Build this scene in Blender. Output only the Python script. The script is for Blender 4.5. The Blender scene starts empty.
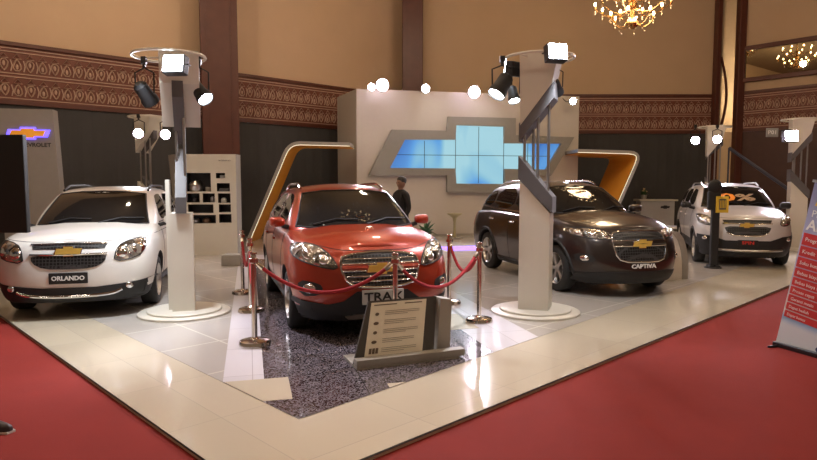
import bpy, bmesh, math, random
from math import sin, cos, tan, pi, atan, atan2, sqrt, radians as R
from mathutils import Vector, Matrix
from mathutils.bvhtree import BVHTree

random.seed(7)
SC = bpy.context.scene
COL = SC.collection

# ------------------------------------------------------------------ camera
F, HOR, EYE = 610.0, 183.0, 1.68
PITCH = atan((230 - HOR) / F)
cam = bpy.data.cameras.new('camera')
cam.sensor_width = 36
cam.lens = F / 817 * 36
cam.clip_start = .05
cam.clip_end = 200
co = bpy.data.objects.new('camera', cam)
co.location = (0, 0, EYE)
co.rotation_euler = (pi / 2 - PITCH, 0, 0)
COL.objects.link(co)
SC.camera = co


def ray(px, py):
    x = (px - 408.5) / F
    u = (230 - py) / F
    return Vector((x, cos(PITCH) + sin(PITCH) * u, -sin(PITCH) + cos(PITCH) * u))


def G(px, py, z=0.0):
    r = ray(px, py)
    k = (z - EYE) / r.z
    return Vector((r.x * k, r.y * k, z))


def D(px, py, Y):
    r = ray(px, py)
    k = Y / r.y
    return Vector((r.x * k, Y, EYE + r.z * k))


# ------------------------------------------------------------------ materials
MATS = {}


def mat(name, col=(.8, .8, .8), rough=.5, metal=0., emis=None, es=0., coat=0., vary=.06, scale=8., bump=0., bscale=200., ior=1.5):
    if name in MATS:
        return MATS[name]
    m = bpy.data.materials.new(name)
    m.use_nodes = True
    nt = m.node_tree
    N, Lk = nt.nodes, nt.links
    b = N['Principled BSDF']
    b.inputs['Roughness'].default_value = rough
    b.inputs['Metallic'].default_value = metal
    b.inputs['IOR'].default_value = ior
    b.inputs['Coat Weight'].default_value = coat
    b.inputs['Coat Roughness'].default_value = .04
    tc = N.new('ShaderNodeTexCoord')
    nz = N.new('ShaderNodeTexNoise')
    nz.inputs['Scale'].default_value = scale
    nz.inputs['Detail'].default_value = 4
    Lk.new(tc.outputs['Object'], nz.inputs['Vector'])
    mx = N.new('ShaderNodeMix')
    mx.data_type = 'RGBA'
    Lk.new(nz.outputs['Fac'], mx.inputs['Factor'])
    mx.inputs['A'].default_value = tuple(max(0, c * (1 - vary)) for c in col) + (1,)
    mx.inputs['B'].default_value = tuple(min(1, c * (1 + vary)) for c in col) + (1,)
    Lk.new(mx.outputs['Result'], b.inputs['Base Color'])
    if emis is not None:
        b.inputs['Emission Color'].default_value = tuple(emis) + (1,)
        b.inputs['Emission Strength'].default_value = es
    if bump:
        n2 = N.new('ShaderNodeTexNoise')
        n2.inputs['Scale'].default_value = bscale
        Lk.new(tc.outputs['Object'], n2.inputs['Vector'])
        bp = N.new('ShaderNodeBump')
        bp.inputs['Strength'].default_value = bump
        bp.inputs['Distance'].default_value = .01
        Lk.new(n2.outputs['Fac'], bp.inputs['Height'])
        Lk.new(bp.outputs['Normal'], b.inputs['Normal'])
    MATS[name] = m
    return m


def parts_of(m):
    return m.node_tree.nodes, m.node_tree.links, m.node_tree.nodes['Principled BSDF']


# ------------------------------------------------------------------ mesh builder
class MB:
    def __init__(s):
        s.v = []
        s.f = []
        s.mi = []

    def add(s, vs, fs, M=None, mi=0):
        o = len(s.v)
        s.v += [tuple(M @ Vector(p)) if M else tuple(p) for p in vs]
        s.f += [tuple(i + o for i in f) for f in fs]
        s.mi += [mi] * len(fs)
        return s

    def box(s, a, b, M=None, mi=0, bev=0):
        (x0, y0, z0), (x1, y1, z1) = a, b
        if bev:
            bm = bmesh.new()
            bmesh.ops.create_cube(bm, size=1)
            for v in bm.verts:
                v.co = Vector(((x0 + x1) / 2 + v.co.x * (x1 - x0), (y0 + y1) / 2 + v.co.y * (y1 - y0), (z0 + z1) / 2 + v.co.z * (z1 - z0)))
            bmesh.ops.bevel(bm, geom=list(bm.edges), offset=bev, segments=3, affect='EDGES', profile=.5)
            bm.verts.index_update()
            s.add([v.co[:] for v in bm.verts], [[v.index for v in f.verts] for f in bm.faces], M, mi)
            bm.free()
            return s
        vs = [(x0, y0, z0), (x1, y0, z0), (x1, y1, z0), (x0, y1, z0), (x0, y0, z1), (x1, y0, z1), (x1, y1, z1), (x0, y1, z1)]
        fs = [(0, 3, 2, 1), (4, 5, 6, 7), (0, 1, 5, 4), (1, 2, 6, 5), (2, 3, 7, 6), (3, 0, 4, 7)]
        return s.add(vs, fs, M, mi)

    def lathe(s, prof, n=24, M=None, mi=0, caps=True):
        """profile [(r,z)] about the z axis"""
        vs, fs = [], []
        for r, z in prof:
            for k in range(n):
                a = 2 * pi * k / n
                vs.append((r * cos(a), r * sin(a), z))
        for j in range(len(prof) - 1):
            for k in range(n):
                k2 = (k + 1) % n
                fs.append((j * n + k, j * n + k2, (j + 1) * n + k2, (j + 1) * n + k))
        if caps and prof[0][0] > 1e-5:
            fs.append(tuple(range(n - 1, -1, -1)))
        if caps and prof[-1][0] > 1e-5:
            fs.append(tuple(range((len(prof) - 1) * n, len(prof) * n)))
        return s.add(vs, fs, M, mi)

    def tube(s, pts, r, n=8, M=None, mi=0, closed=False, caps=True):
        pts = [Vector(p) for p in pts]
        m = len(pts)
        rr = r if isinstance(r, (list, tuple)) else [r] * m
        vs, fs = [], []
        up = None
        for i, p in enumerate(pts):
            a = pts[(i - 1) % m] if (closed or i > 0) else p
            b = pts[(i + 1) % m] if (closed or i < m - 1) else p
            t = (b - a)
            if t.length < 1e-9:
                t = Vector((0, 0, 1))
            t.normalize()
            if up is None:
                up = Vector((0, 0, 1)) if abs(t.z) < .9 else Vector((1, 0, 0))
            sd = t.cross(up)
            if sd.length < 1e-6:
                sd = t.orthogonal()
            sd.normalize()
            up = sd.cross(t).normalized()
            for k in range(n):
                an = 2 * pi * k / n
                vs.append(tuple(p + (sd * cos(an) + up * sin(an)) * rr[i]))
        for i in range(m if closed else m - 1):
            j = (i + 1) % m
            for k in range(n):
                k2 = (k + 1) % n
                fs.append((i * n + k, i * n + k2, j * n + k2, j * n + k))
        if not closed and caps:
            fs.append(tuple(range(n - 1, -1, -1)))
            fs.append(tuple(range((m - 1) * n, m * n)))
        return s.add(vs, fs, M, mi)

    def prism(s, poly, d0, d1, axis='y', M=None, mi=0):
        """2-D polygon (u, z) pushed along an axis from d0 to d1"""
        n = len(poly)

        def P(u, w, d):
            return (u, d, w) if axis == 'y' else ((d, u, w) if axis == 'x' else (u, w, d))
        vs = [P(u, w, d0) for u, w in poly] + [P(u, w, d1) for u, w in poly]
        fs = [tuple(range(n - 1, -1, -1)), tuple(range(n, 2 * n))]
        for i in range(n):
            j = (i + 1) % n
            fs.append((i, j, n + j, n + i))
        return s.add(vs, fs, M, mi)

    def ball(s, c, r, n=10, M=None, mi=0, sq=(1, 1, 1)):
        pr = [(r * sin(pi * k / n) if 0 < k < n else 0.0001, -r * cos(pi * k / n)) for k in range(n + 1)]
        T = Matrix.Translation(c) @ Matrix.Diagonal((sq[0], sq[1], sq[2], 1))
        return s.lathe(pr, n + 4, (M @ T) if M else T, mi)

    def build(s, name, mats, parent=None, smooth=False, ang=35, fix=True):
        me = bpy.data.meshes.new(name)
        me.from_pydata(s.v, [], s.f)
        if not isinstance(mats, (list, tuple)):
            mats = [mats]
        for m in mats:
            me.materials.append(m)
        for p, i in zip(me.polygons, s.mi):
            p.material_index = i
        if fix:
            bm = bmesh.new()
            bm.from_mesh(me)
            bmesh.ops.recalc_face_normals(bm, faces=list(bm.faces))
            bm.to_mesh(me)
            bm.free()
        if smooth:
            for p in me.polygons:
                p.use_smooth = True
            me.set_sharp_from_angle(angle=R(ang))
        o = bpy.data.objects.new(name, me)
        COL.objects.link(o)
        if parent:
            o.parent = parent
        return o


def tag(o, label=None, cat=None, group=None, kind=None):
    if label:
        o['label'] = label
    if cat:
        o['category'] = cat
    if group:
        o['group'] = group
    if kind:
        o['kind'] = kind
    return o


def empty(name, loc=(0, 0, 0), rz=0., label=None, cat=None, group=None):
    o = bpy.data.objects.new(name, None)
    o.empty_display_size = .1
    o.location = loc
    o.rotation_euler = (0, 0, rz)
    COL.objects.link(o)
    return tag(o, label, cat, group)


def copy_tree(o, parent=None):
    c = o.copy()
    COL.objects.link(c)
    if parent:
        c.parent = parent
    for ch in list(o.children):
        copy_tree(ch, c)
    return c


FONT = None


def text(s, size, m, parent, loc, rot=(pi / 2, 0, 0), name='lettering', ext=.003, align='CENTER', sx=1., bold=0.0):
    cu = bpy.data.curves.new(name, 'FONT')
    cu.body = s
    cu.size = size
    cu.extrude = ext
    cu.offset = bold
    cu.align_x = align
    cu.align_y = 'CENTER'
    cu.resolution_u = 2
    cu.materials.append(m)
    tmp = bpy.data.objects.new(name, cu)
    COL.objects.link(tmp)
    bpy.context.view_layer.update()
    me = bpy.data.meshes.new_from_object(tmp.evaluated_get(bpy.context.evaluated_depsgraph_get()))
    bpy.data.objects.remove(tmp, do_unlink=True)
    bpy.data.curves.remove(cu)
    me.name = name
    o = bpy.data.objects.new(name, me)
    o.location = loc
    o.rotation_euler = rot
    o.scale = (sx, 1, 1)
    COL.objects.link(o)
    if parent:
        o.parent = parent
    return o


def lerp(a, b, t):
    return a + (b - a) * t


def interp(tab, x):
    if x <= tab[0][0]:
        return tab[0][1]
    for (a, p), (b, q) in zip(tab, tab[1:]):
        if x <= b:
            t = (x - a) / (b - a)
            t = t * t * (3 - 2 * t) * .35 + t * .65
            return p + (q - p) * t
    return tab[-1][1]


BOWTIE = [(-.86, .22), (-.34, .22), (-.34, .36), (.36, .36), (.36, .22), (1, .22), (.86, -.22), (.34, -.22), (.34, -.36), (-.36, -.36), (-.36, -.22), (-1, -.22)]

# ------------------------------------------------------------------ palette
M_chrome = mat('chrome', (.75, .75, .76), .12, 1., vary=.03)
M_steel = mat('satin_steel', (.55, .54, .53), .28, 1., vary=.05)
M_darkmetal = mat('dark_metal', (.06, .06, .065), .35, .8)
M_black = mat('black_plastic', (.012, .012, .013), .62)
M_rubber = mat('tyre_rubber', (.014, .014, .014), .75, bump=.2)
M_glass = mat('tinted_glass', (.006, .007, .008), .05, ior=1.42)
M_gold = mat('badge_gold', (.80, .56, .12), .3, .2)
M_white = mat('white_laminate', (.70, .67, .59), .35, vary=.02)
M_grey = mat('grey_laminate', (.11, .105, .11), .65)
M_greywarm = mat('warm_grey_laminate', (.33, .31, .27), .5)
M_lens = mat('lamp_lens', (1, 1, 1), .3, emis=(.80, .88, 1.), es=60)
M_lensw = mat('lamp_lens_violet', (1, 1, 1), .3, emis=(1., .82, 1.), es=60)
M_plate = mat('number_plate_silver', (.62, .62, .60), .4)
M_ink = mat('black_ink', (.02, .02, .02), .5)
M_inkw = mat('white_ink', (.85, .85, .83), .5)
M_hedge = mat('leaf_green', (.05, .12, .04), .5, vary=.4, scale=30)
for m in (M_lens, M_lensw):
    m.cycles.emission_sampling = 'NONE'


def lamp_reflector_mat():
    m = mat('headlamp_reflector', (.55, .55, .55), .15, .85, coat=1.)
    N, Lk, b = parts_of(m)
    tc = N.new('ShaderNodeTexCoord')
    vo = N.new('ShaderNodeTexVoronoi')
    vo.inputs['Scale'].default_value = 11
    Lk.new(tc.outputs['Object'], vo.inputs['Vector'])
    cr = N.new('ShaderNodeValToRGB')
    cr.color_ramp.elements[0].color = (.10, .09, .08, 1)
    cr.color_ramp.elements[1].color = (.75, .72, .66, 1)
    cr.color_ramp.elements[0].position = .3
    cr.color_ramp.elements[1].position = .8
    sep = N.new('ShaderNodeSeparateColor')
    Lk.new(vo.outputs['Color'], sep.inputs['Color'])
    Lk.new(sep.outputs['Red'], cr.inputs['Fac'])
    Lk.new(cr.outputs['Color'], b.inputs['Base Color'])
    bp = N.new('ShaderNodeBump')
    bp.inputs['Strength'].default_value = .8
    bp.inputs['Distance'].default_value = .03
    Lk.new(vo.outputs['Distance'], bp.inputs['Height'])
    Lk.new(bp.outputs['Normal'], b.inputs['Normal'])
    return m


M_reflector = lamp_reflector_mat()


def mesh_mat():
    m = mat('grille_mesh', (.02, .02, .02), .4, .3)
    N, Lk, b = parts_of(m)
    tc = N.new('ShaderNodeTexCoord')
    vo = N.new('ShaderNodeTexVoronoi')
    vo.feature = 'DISTANCE_TO_EDGE'
    vo.inputs['Scale'].default_value = 26
    vo.inputs['Randomness'].default_value = .15
    Lk.new(tc.outputs['Object'], vo.inputs['Vector'])
    cr = N.new('ShaderNodeValToRGB')
    cr.color_ramp.elements[0].color = (.07, .07, .07, 1)
    cr.color_ramp.elements[1].color = (.004, .004, .004, 1)
    cr.color_ramp.elements[0].position = .08
    cr.color_ramp.elements[1].position = .16
    Lk.new(vo.outputs['Distance'], cr.inputs['Fac'])
    Lk.new(cr.outputs['Color'], b.inputs['Base Color'])
    return m


M_mesh = mesh_mat()


# ------------------------------------------------------------------ car toolkit
def half_ring(hw, yf, yr, cf, cr, nf, nr, NF=16, NS=28, NR=10):
    pts = []
    for i in range(NF):
        t = i / NF * pi / 2
        t = pi / 2 * (i / NF) ** .9
        pts.append((hw * sin(t) ** (2 / nf), yf + cf * (1 - cos(t) ** (2 / nf))))
    y0, y1 = yf + cf, yr - cr
    for i in range(NS + 1):
        pts.append((hw, lerp(y0, y1, i / NS)))
    for i in range(1, NR + 1):
        t = pi / 2 * (1 - i / NR)
        pts.append((hw * sin(t) ** (2 / nr) if i < NR else 0.0, yr - cr * (1 - max(0, cos(t)) ** (2 / nr))))
    return pts


def shell(levels, cap_top=None, cap_bottom=True, K=14):
    """levels: list of half rings [(x,y,z)] from the front centre round to the rear centre; mirrored and stacked."""
    M = len(levels[0])
    vs, fs = [], []
    full = 2 * M - 2
    for lv in levels:
        for (x, y, z) in lv:
            vs.append((x, y, z))
        for (x, y, z) in lv[-2:0:-1]:
            vs.append((-x, y, z))
    for j in range(len(levels) - 1):
        for k in range(full):
            k2 = (k + 1) % full
            fs.append((j * full + k, j * full + k2, (j + 1) * full + k2, (j + 1) * full + k))

    def cap(base, crown):
        rows = []
        for i in range(1, M - 1):
            a = base + i
            b = base + full - i
            ax, ay, az = vs[a]
            row = [a]
            for k in range(1, K):
                t = 1 - 2 * k / K
                vs.append((ax * t, ay + (crown(ay, ax, t)[1] if crown else 0), az + (crown(ay, ax, t)[0] if crown else 0)))
                row.append(len(vs) - 1)
            row.append(b)
            rows.append(row)
        for r0, r1 in zip(rows, rows[1:]):
            for k in range(K):
                fs.append((r0[k], r0[k + 1], r1[k + 1], r1[k]))
        for k in range(K):
            fs.append((base, rows[0][k + 1], rows[0][k]))
            fs.append((base + M - 1, rows[-1][k], rows[-1][k + 1]))
    cap((len(levels) - 1) * full, cap_top)
    if cap_bottom:
        cap(0, None)
    return vs, fs


def resample(poly, step=.03, closed=True):
    out = []
    n = len(poly)
    for i in range(n if closed else n - 1):
        a = Vector(poly[i])
        b = Vector(poly[(i + 1) % n])
        m = max(1, int((b - a).length / step))
        for k in range(m):
            out.append(a.lerp(b, k / m))
    if not closed:
        out.append(Vector(poly[-1]))
    return out


def chaikin(poly, it=2, closed=True):
    p = [Vector(q) for q in poly]
    for _ in range(it):
        o = []
        n = len(p)
        if not closed:
            o.append(p[0])
        for i in range(n if closed else n - 1):
            a, b = p[i], p[(i + 1) % n]
            o += [a.lerp(b, .25), a.lerp(b, .75)]
        if not closed:
            o.append(p[-1])
        p = o
    return p


class Proj:
    """drops outlines onto a body surface from the front (x,z) or from a side (y,z)"""

    def __init__(s, vs, fs):
        s.t = BVHTree.FromPolygons([Vector(v) for v in vs], fs)

    def hit(s, u, z, side):
        if side == 'f':
            o, d = Vector((u, -6, z)), Vector((0, 1, 0))
        elif side == 'r':
            o, d = Vector((4, u, z)), Vector((-1, 0, 0))
        else:
            o, d = Vector((-4, u, z)), Vector((1, 0, 0))
        h, n, i, dist = s.t.ray_cast(o, d)
        if h is None:
            h, n, i, dist = s.t.find_nearest(Vector((u, -2.1, z)) if side == 'f' else Vector((.9 if side == 'r' else -.9, u, z)))
        if n.dot(d) > 0:
            n = -n
        return h, n

    def patch(s, mb, outline, side, off=.005, dome=0., rings=6, smooth=0, step=.03, mi=0, centre=None, skirt=.015):
        P = chaikin(outline, smooth) if smooth else [Vector(p) for p in outline]
        P = resample(P, step)
        c = Vector(centre) if centre else sum(P, Vector((0, 0))) / len(P)
        n = len(P)
        vs, fs = [], []
        h, nn = s.hit(c.x, c.y, side)
        vs.append(tuple(h + nn * (off + dome)))
        for r in range(1, rings + 1):
            t = r / rings
            for p in P:
                q = c.lerp(p, t)
                h, nn = s.hit(q.x, q.y, side)
                vs.append(tuple(h + nn * (off + dome * (1 - t ** 3))))
        for p in P:
            h, nn = s.hit(p.x, p.y, side)
            vs.append(tuple(h - nn * skirt))
        for k in range(n):
            fs.append((0, 1 + k, 1 + (k + 1) % n))
        for r in range(rings + 1):
            if r == rings:
                a, b = 1 + (rings - 1) * n, 1 + rings * n
            elif r == 0:
                continue
            else:
                a, b = 1 + (r - 1) * n, 1 + r * n
            for k in range(n):
                k2 = (k + 1) % n
                fs.append((a + k, b + k, b + k2, a + k2))
        mb.add(vs, fs, mi=mi)
        return mb

    def line(s, mb, pts, side, r=.006, off=.0, closed=False, smooth=0, step=.03, mi=0, n=6):
        P = chaikin(pts, smooth, closed) if smooth else [Vector(p) for p in pts]
        P = resample(P, step, closed)
        L = []
        for p in P:
            h, nn = s.hit(p.x, p.y, side)
            L.append(h + nn * off)
        mb.tube(L, r, n, mi=mi, closed=closed)
        return mb


def mirror(pl):
    return [(-x, z) for x, z in pl][::-1]


def circ(cx, cz, r, n=16, sx=1.):
    return [(cx + r * sx * cos(2 * pi * k / n), cz + r * sin(2 * pi * k / n)) for k in range(n)]


def make_wheel(parent, x, y, r, sgn, spokes, w=.21, rimr=.70, metal=M_steel):
    """one road wheel: rim and spokes, with the tyre as its child"""
    M = Matrix.Translation((x, y, r)) @ Matrix.Rotation(sgn * pi / 2, 4, 'Y')
    rr = r * rimr
    mb = MB()
    mb.lathe([(rr, -w * .45), (rr, w * .44), (rr * .96, w * .5), (rr * .90, w * .40), (rr * .86, w * .1), (rr * .80, -w * .2)], 40, M, caps=False)
    mb.lathe([(.001, w * .34), (.055, w * .34), (.07, w * .28), (.07, w * .05), (.001, w * .05)], 20, M)
    for k in range(spokes):
        a = 2 * pi * k / spokes + .3
        for da in (-.11, .11):
            Q = M @ Matrix.Rotation(a + da, 4, 'Z')
            mb.add([(.04, -.028, w * .14), (.04, .028, w * .14), (.04, .022, w * .34), (.04, -.022, w * .34),
                    (rr * .93, -.018, w * .16), (rr * .93, .018, w * .16), (rr * .93, .014, w * .42), (rr * .93, -.014, w * .42)],
                   [(0, 1, 2, 3), (7, 6, 5, 4), (0, 4, 5, 1), (1, 5, 6, 2), (2, 6, 7, 3), (3, 7, 4, 0)], Q)
    wh = mb.build('wheel', metal, parent, True, 40)
    t = MB()
    h = w / 2
    t.lathe([(rr * .97, -h), (rr * 1.08, -h * 1.05), (r * .95, -h * .95), (r, -h * .7), (r, h * .7), (r * .95, h * .95), (rr * 1.08, h * 1.05), (rr * .98, h)], 48, M, caps=False)
    t.build('tyre', M_rubber, wh, True, 50)
    d = MB()
    d.lathe([(.02, -w * .1), (rr * .62, -w * .1), (rr * .62, -w * .02), (.02, -w * .02)], 24, M)
    d.build('brake_disc', M_darkmetal, wh, True)
    return wh


def make_car(name, S):
    root = empty(name, (S['pos'][0], S['pos'][1], 0), S['rot'], S['label'], 'car')
    L, W = S['L'], S['W']
    hw, hl = W / 2, L / 2
    paint = S['paint']
    yw = (-hl + S['foh'], -hl + S['foh'] + S['wb'])
    rw = S['rw']
    top = S['top']
    zb = S.get('zb', .21)
    fr = S.get('front', [(0, .09), (.08, .035), (.2, .015), (.4, .0), (.6, .02), (.78, .06), (.9, .12), (.97, .18), (1, .24)])
    sd = [(0, .10), (.06, .06), (.25, .02), (.5, .0), (.72, .008), (.86, .03), (.94, .055), (.98, .08), (1, .12)]
    re = [(0, .12), (.1, .04), (.4, 0), (.7, .02), (1, .10)]
    vsl = [0, .04, .1, .18, .27, .36, .45, .54, .62, .70, .77, .83, .88, .92, .95, .975, 1]
    levels = []
    for v in vsl:
        w = hw - interp(sd, v)
        hr = half_ring(w, -hl + interp(fr, v), hl - interp(re, v), S.get('cf', .85), .45, S.get('nf', 2.5), 3.)
        lv = []
        for x, y in hr:
            zt = interp(top, y)
            bul = sum(exp2((y - q) / .42) for q in yw) * .022 * sin(pi * min(1, v * 1.05)) * (x / w) ** 6
            lv.append((x + bul, y, zb + (zt - zb) * v))
        levels.append(lv)
    hc = S.get('crown', .075)

    def crown(y, ax, t):
        q = (abs(ax) / hw) ** 1.2
        z = hc * (1 - abs(t) ** 2.4) * q
        if abs(t) < .62:
            z += .014 * q * min(1, (.62 - abs(t)) / .12)
        return (z, 0)
    vs, fs = shell(levels, crown)
    bm = bmesh.new()
    for v in vs:
        bm.verts.new(v)
    bm.verts.ensure_lookup_table()
    for f in fs:
        try:
            bm.faces.new([bm.verts[i] for i in f])
        except ValueError:
            pass
    bmesh.ops.remove_doubles(bm, verts=list(bm.verts), dist=1e-5)
    bmesh.ops.recalc_face_normals(bm, faces=list(bm.faces))
    me = bpy.data.meshes.new('body')
    bm.to_mesh(me)
    bm.free()
    me.materials.append(paint)
    me.materials.append(M_black)
    body = bpy.data.objects.new('body', me)
    COL.objects.link(body)
    # wheel arches
    cut = MB()
    for y in yw:
        for sx in (-1, 1):
            M = Matrix.Translation((sx * (hw - .30), y, rw + .015)) @ Matrix.Rotation(sx * pi / 2, 4, 'Y')
            cut.lathe([(rw + .055, 0), (rw + .055, .5)], 40, M)
    cu = cut.build('cutter', [M_black, M_black])
    for p in cu.data.polygons:
        p.material_index = 1
    md = body.modifiers.new('arch', 'BOOLEAN')
    md.operation = 'DIFFERENCE'
    md.object = cu
    md.solver = 'EXACT'
    bpy.context.view_layer.update()
    dg = bpy.context.evaluated_depsgraph_get()
    nm = bpy.data.meshes.new_from_object(body.evaluated_get(dg))
    body.modifiers.clear()
    old = body.data
    body.data = nm
    nm.name = 'body'
    bpy.data.objects.remove(cu, do_unlink=True)
    bpy.data.meshes.remove(old)
    for p in nm.polygons:
        p.use_smooth = True
        if p.material_index == 0 and max(nm.vertices[i].co.z for i in p.vertices) < S['zblack'] and (p.center.y < -hl + 1.0 or S['sill_mat']):
            p.material_index = 1
    nm.set_sharp_from_angle(angle=R(38))
    body.parent = root
    PB = Proj(vs, fs)
    # greenhouse
    g = S['gh']
    gl = []
    gv = [0, .1, .2, .3, .4, .5, .6, .7, .8, .88, .94, .98, 1.]
    for v in gv:
        b_ = 4 * v * (1 - v)
        ins = .0 if v < .9 else .05 * ((v - .9) / .1) ** 2
        w = lerp(g['hw0'], g['hw1'], v ** 1.15) + .025 * b_ - ins
        yf = lerp(g['yf0'], g['yf1'], v) - .05 * b_ + ins
        yr = lerp(g['yr0'], g['yr1'], v) + .05 * b_ - ins
        hr = half_ring(w, yf, yr, lerp(g.get('cf0', .55), g.get('cf1', .35), v), .3, lerp(2.3, 2.6, v), 3.)
        lv = []
        for x, y in hr:
            z0 = interp(top, y) - .03
            z1 = interp(g['roof'], y)
            lv.append((x, y, lerp(z0, z1, v) + (0 if v < .9 else -.0)))
        gl.append(lv)
    rc = g.get('crown', .06)
    gvs, gfs = shell(gl, lambda y, ax, t: (rc * (1 - abs(t) ** 2.2) * (abs(ax) / g['hw1']), 0))
    ro = MB().add(gvs, gfs).build('roof', paint, root, True, 38)
    PG = Proj(gvs, gfs)
    glass = S.get('glass', M_glass)
    # windscreen
    wsc = PG.patch(MB(), S['ws'], 'f', .006, rings=10, smooth=0, step=.05, skirt=.01).build('windscreen', glass, root, True, 60)
    mb = MB()
    PG.line(mb, S['ws'], 'f', .011, .004, True)
    mb.build('windscreen_seal', M_black, wsc, True)
    mb = MB()
    for wx in S.get('wipers', (-.55, .1)):
        z0 = S['ws'][0][1] + .015
        PG.line(mb, [(wx, z0), (wx + .28, z0 + .06), (wx + .55, z0 + .05)], 'f', .009, .022)
    mb.build('wiper', M_black, root, True)
    # side windows
    for side, sn in (('r', 1), ('l', -1)):
        for wn in S['sidewin']:
            PG.patch(MB(), wn, side, .006, rings=6, smooth=1, step=.05, skirt=.01).build('side_window', glass, root, True, 60)
        mb = MB()
        PG.line(mb, S['beltline'], side, .008, .006)
        mb.build('belt_moulding', S.get('belt_mat', M_chrome), root, True)
        mb = MB()
        for seam in S['seams']:
            PB.line(mb, seam, side, .005, -.001)
        mb.build('door_seam', M_black, root, True)
        for hy, hz in S['handles']:
            h, n = PB.hit(hy, hz, side)
            MB().box((-.018, -.10, -.016), (.018, .10, .016), Matrix.Translation(h + n * .02), bev=.012).build('door_handle', S.get('handle_mat', paint), root, True)
        # mirrors
        mx, my, mz = S['mirror']
        mb = MB()
        T = Matrix.Translation((sn * mx, my, mz)) @ Matrix.Rotation(sn * R(-12), 4, 'Z')
        prof = [(0.001, -.075), (.55, -.07), (.85, -.05), (.97, -.01), (1, .03), (.95, .055), (.85, .06), (.001, .06)]
        msc = S.get('msc', .92)
        T2 = T @ Matrix.Diagonal((.125 * msc, 1, .085 * msc, 1)) @ Matrix.Rotation(-pi / 2, 4, 'X')
        mb.lathe(prof, 28, T2)
        Ti = T.inverted()
        for iv, v_ in enumerate(mb.v):
            q_ = Ti @ Vector(v_)
            a_ = atan2(q_.z / .085, q_.x / .125)
            k_ = (abs(cos(a_)) ** 3.4 + abs(sin(a_)) ** 3.4) ** (-1 / 3.4)
            q_.x *= k_ * .92
            q_.z *= k_ * .88 * (1 + .15 * sn * q_.x / .125)
            mb.v[iv] = tuple(T @ q_)
        mo = mb.build('door_mirror', S.get('mirror_mat', paint), root, True, 50)
        MB().tube([(sn * (mx - .06), my + .02, mz - .05), (sn * (mx - .20), my + .03, mz - .09)], .028, 8).build('mirror_arm', M_black, mo, True)
        # arches
        if S.get('arch_mat'):
            for y in yw:
                mb = MB()
                zc = rw + .015
                rr = rw + .072
                L_ = []
                for k in range(25):
                    a = pi * (-.03 + 1.06 * k / 24)
                    L_.append((y + rr * cos(a), zc + rr * sin(a)))
                PB.line(mb, L_, side, .03, -.012)
                mb.build('arch_moulding', S['arch_mat'], root, True)
        if S.get('sill_mat'):
            mb = MB()
            PB.line(mb, [(yw[0] + rw + .08, zb + .07), (yw[1] - rw - .08, zb + .07)], side, .06, -.03)
            mb.build('sill_moulding', S['sill_mat'], root, True)
        # roof rail
        mb = MB()
        rl = []
        for k in range(13):
            t = k / 12
            y = lerp(g['yf1'] + .30, g['yr1'] - .30, t)
            rl.append((sn * (g['hw1'] - .045), y, interp(g['roof'], y) + .015 + .045 * min(1, 6 * t, 6 * (1 - t))))
        mb.tube(rl, .018, 8)
        mb.build('roof_rail', S.get('rail_mat', M_steel), root, True)
        # tail lamp
        PB.patch(MB(), [(hl - .30, .80), (hl - .12, .80), (hl - .16, 1.05), (hl - .34, 1.08)], side, .006, step=.05).build('tail_lamp', mat('tail_red', (.4, .01, .01), .15, coat=1.), root, True)
    # front
    for p in S['front_parts']:
        kind, nm_, m_, par, ol = p[:5]
        kw = p[5] if len(p) > 5 else {}
        mb = MB()
        for o_ in ol:
            if kind == 'patch':
                PB.patch(mb, o_, 'f', **kw)
            elif kind == 'line':
                PB.line(mb, o_, 'f', **kw)
        ob = mb.build(nm_, m_, root, True, 50)
        if par:
            pr = [c for c in root.children if c.name.split('.')[0] == par]
            if pr:
                ob.parent = pr[-1]
    for hl_ in S['headlamps']:
        for sgn in (1, -1):
            o_ = hl_ if sgn > 0 else mirror(hl_)
            hd = PB.patch(MB(), o_, 'f', .006, .018, rings=7, smooth=1, step=.03).build('headlamp', M_reflector, root, True, 60)
            mb = MB()
            PB.line(mb, o_, 'f', .007, .004, True, smooth=1)
            mb.build('lamp_surround', M_black, hd, True)
            mb = MB()
            for cx, cz, r in S['lampbulbs']:
                PB.patch(mb, circ(sgn * cx, cz, r), 'f', .016, .02, rings=3)
            mb.build('lamp_projector', M_chrome, hd, True, 60)
    # bonnet seam
    mb = MB()
    PB.line(mb, S['bonnet_seam'], 'f', .005, -.001, smooth=2)
    mb.build('bonnet_seam', M_black, root, True)
    # badge
    bx, bz, bs = S['badge']
    h, n = PB.hit(bx, bz, 'f')
    yb = h.y - .045
    b = MB().prism([(u * bs, w * bs * 1.05) for u, w in BOWTIE], 0, .04).build('badge', S.get('badge_mat', M_gold), root)
    b.location = (bx, yb + .012, bz)
    k = MB().prism([(u * bs * 1.08, w * bs * 1.2) for u, w in BOWTIE], 0, .04).build('badge_rim', M_chrome, b)
    k.location = (0, .006, 0)
    # plate
    pw, ph, pz, ptxt, pm, tm, ts, tsx = S['plate']
    h, n = PB.hit(0, pz, 'f')
    if pm:
        pl = MB().box((-pw / 2, 0, -ph / 2), (pw / 2, .03, ph / 2), bev=.006).build('name_plate', pm, root)
        pl.location = (0, h.y - .03, pz)
        text(ptxt, ts, tm, pl, (0, -.004, -.0), sx=tsx, bold=.0025)
    else:
        text(ptxt, ts, tm, root, (0, h.y - .012, pz), sx=tsx, bold=.002, ext=.006)
    # wheels
    for y in yw:
        for sgn in (1, -1):
            make_wheel(root, sgn * (hw - .115), y, rw, sgn, S.get('spokes', 5), metal=S.get('wheel_mat', M_steel))
    # belly
    MB().box((-hw + .32, -hl + .35, .17), (hw - .32, hl - .35, .30), bev=.02).build('underbody', M_black, root)
    return root, PB


def exp2(x):
    return math.exp(-x * x)


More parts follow.
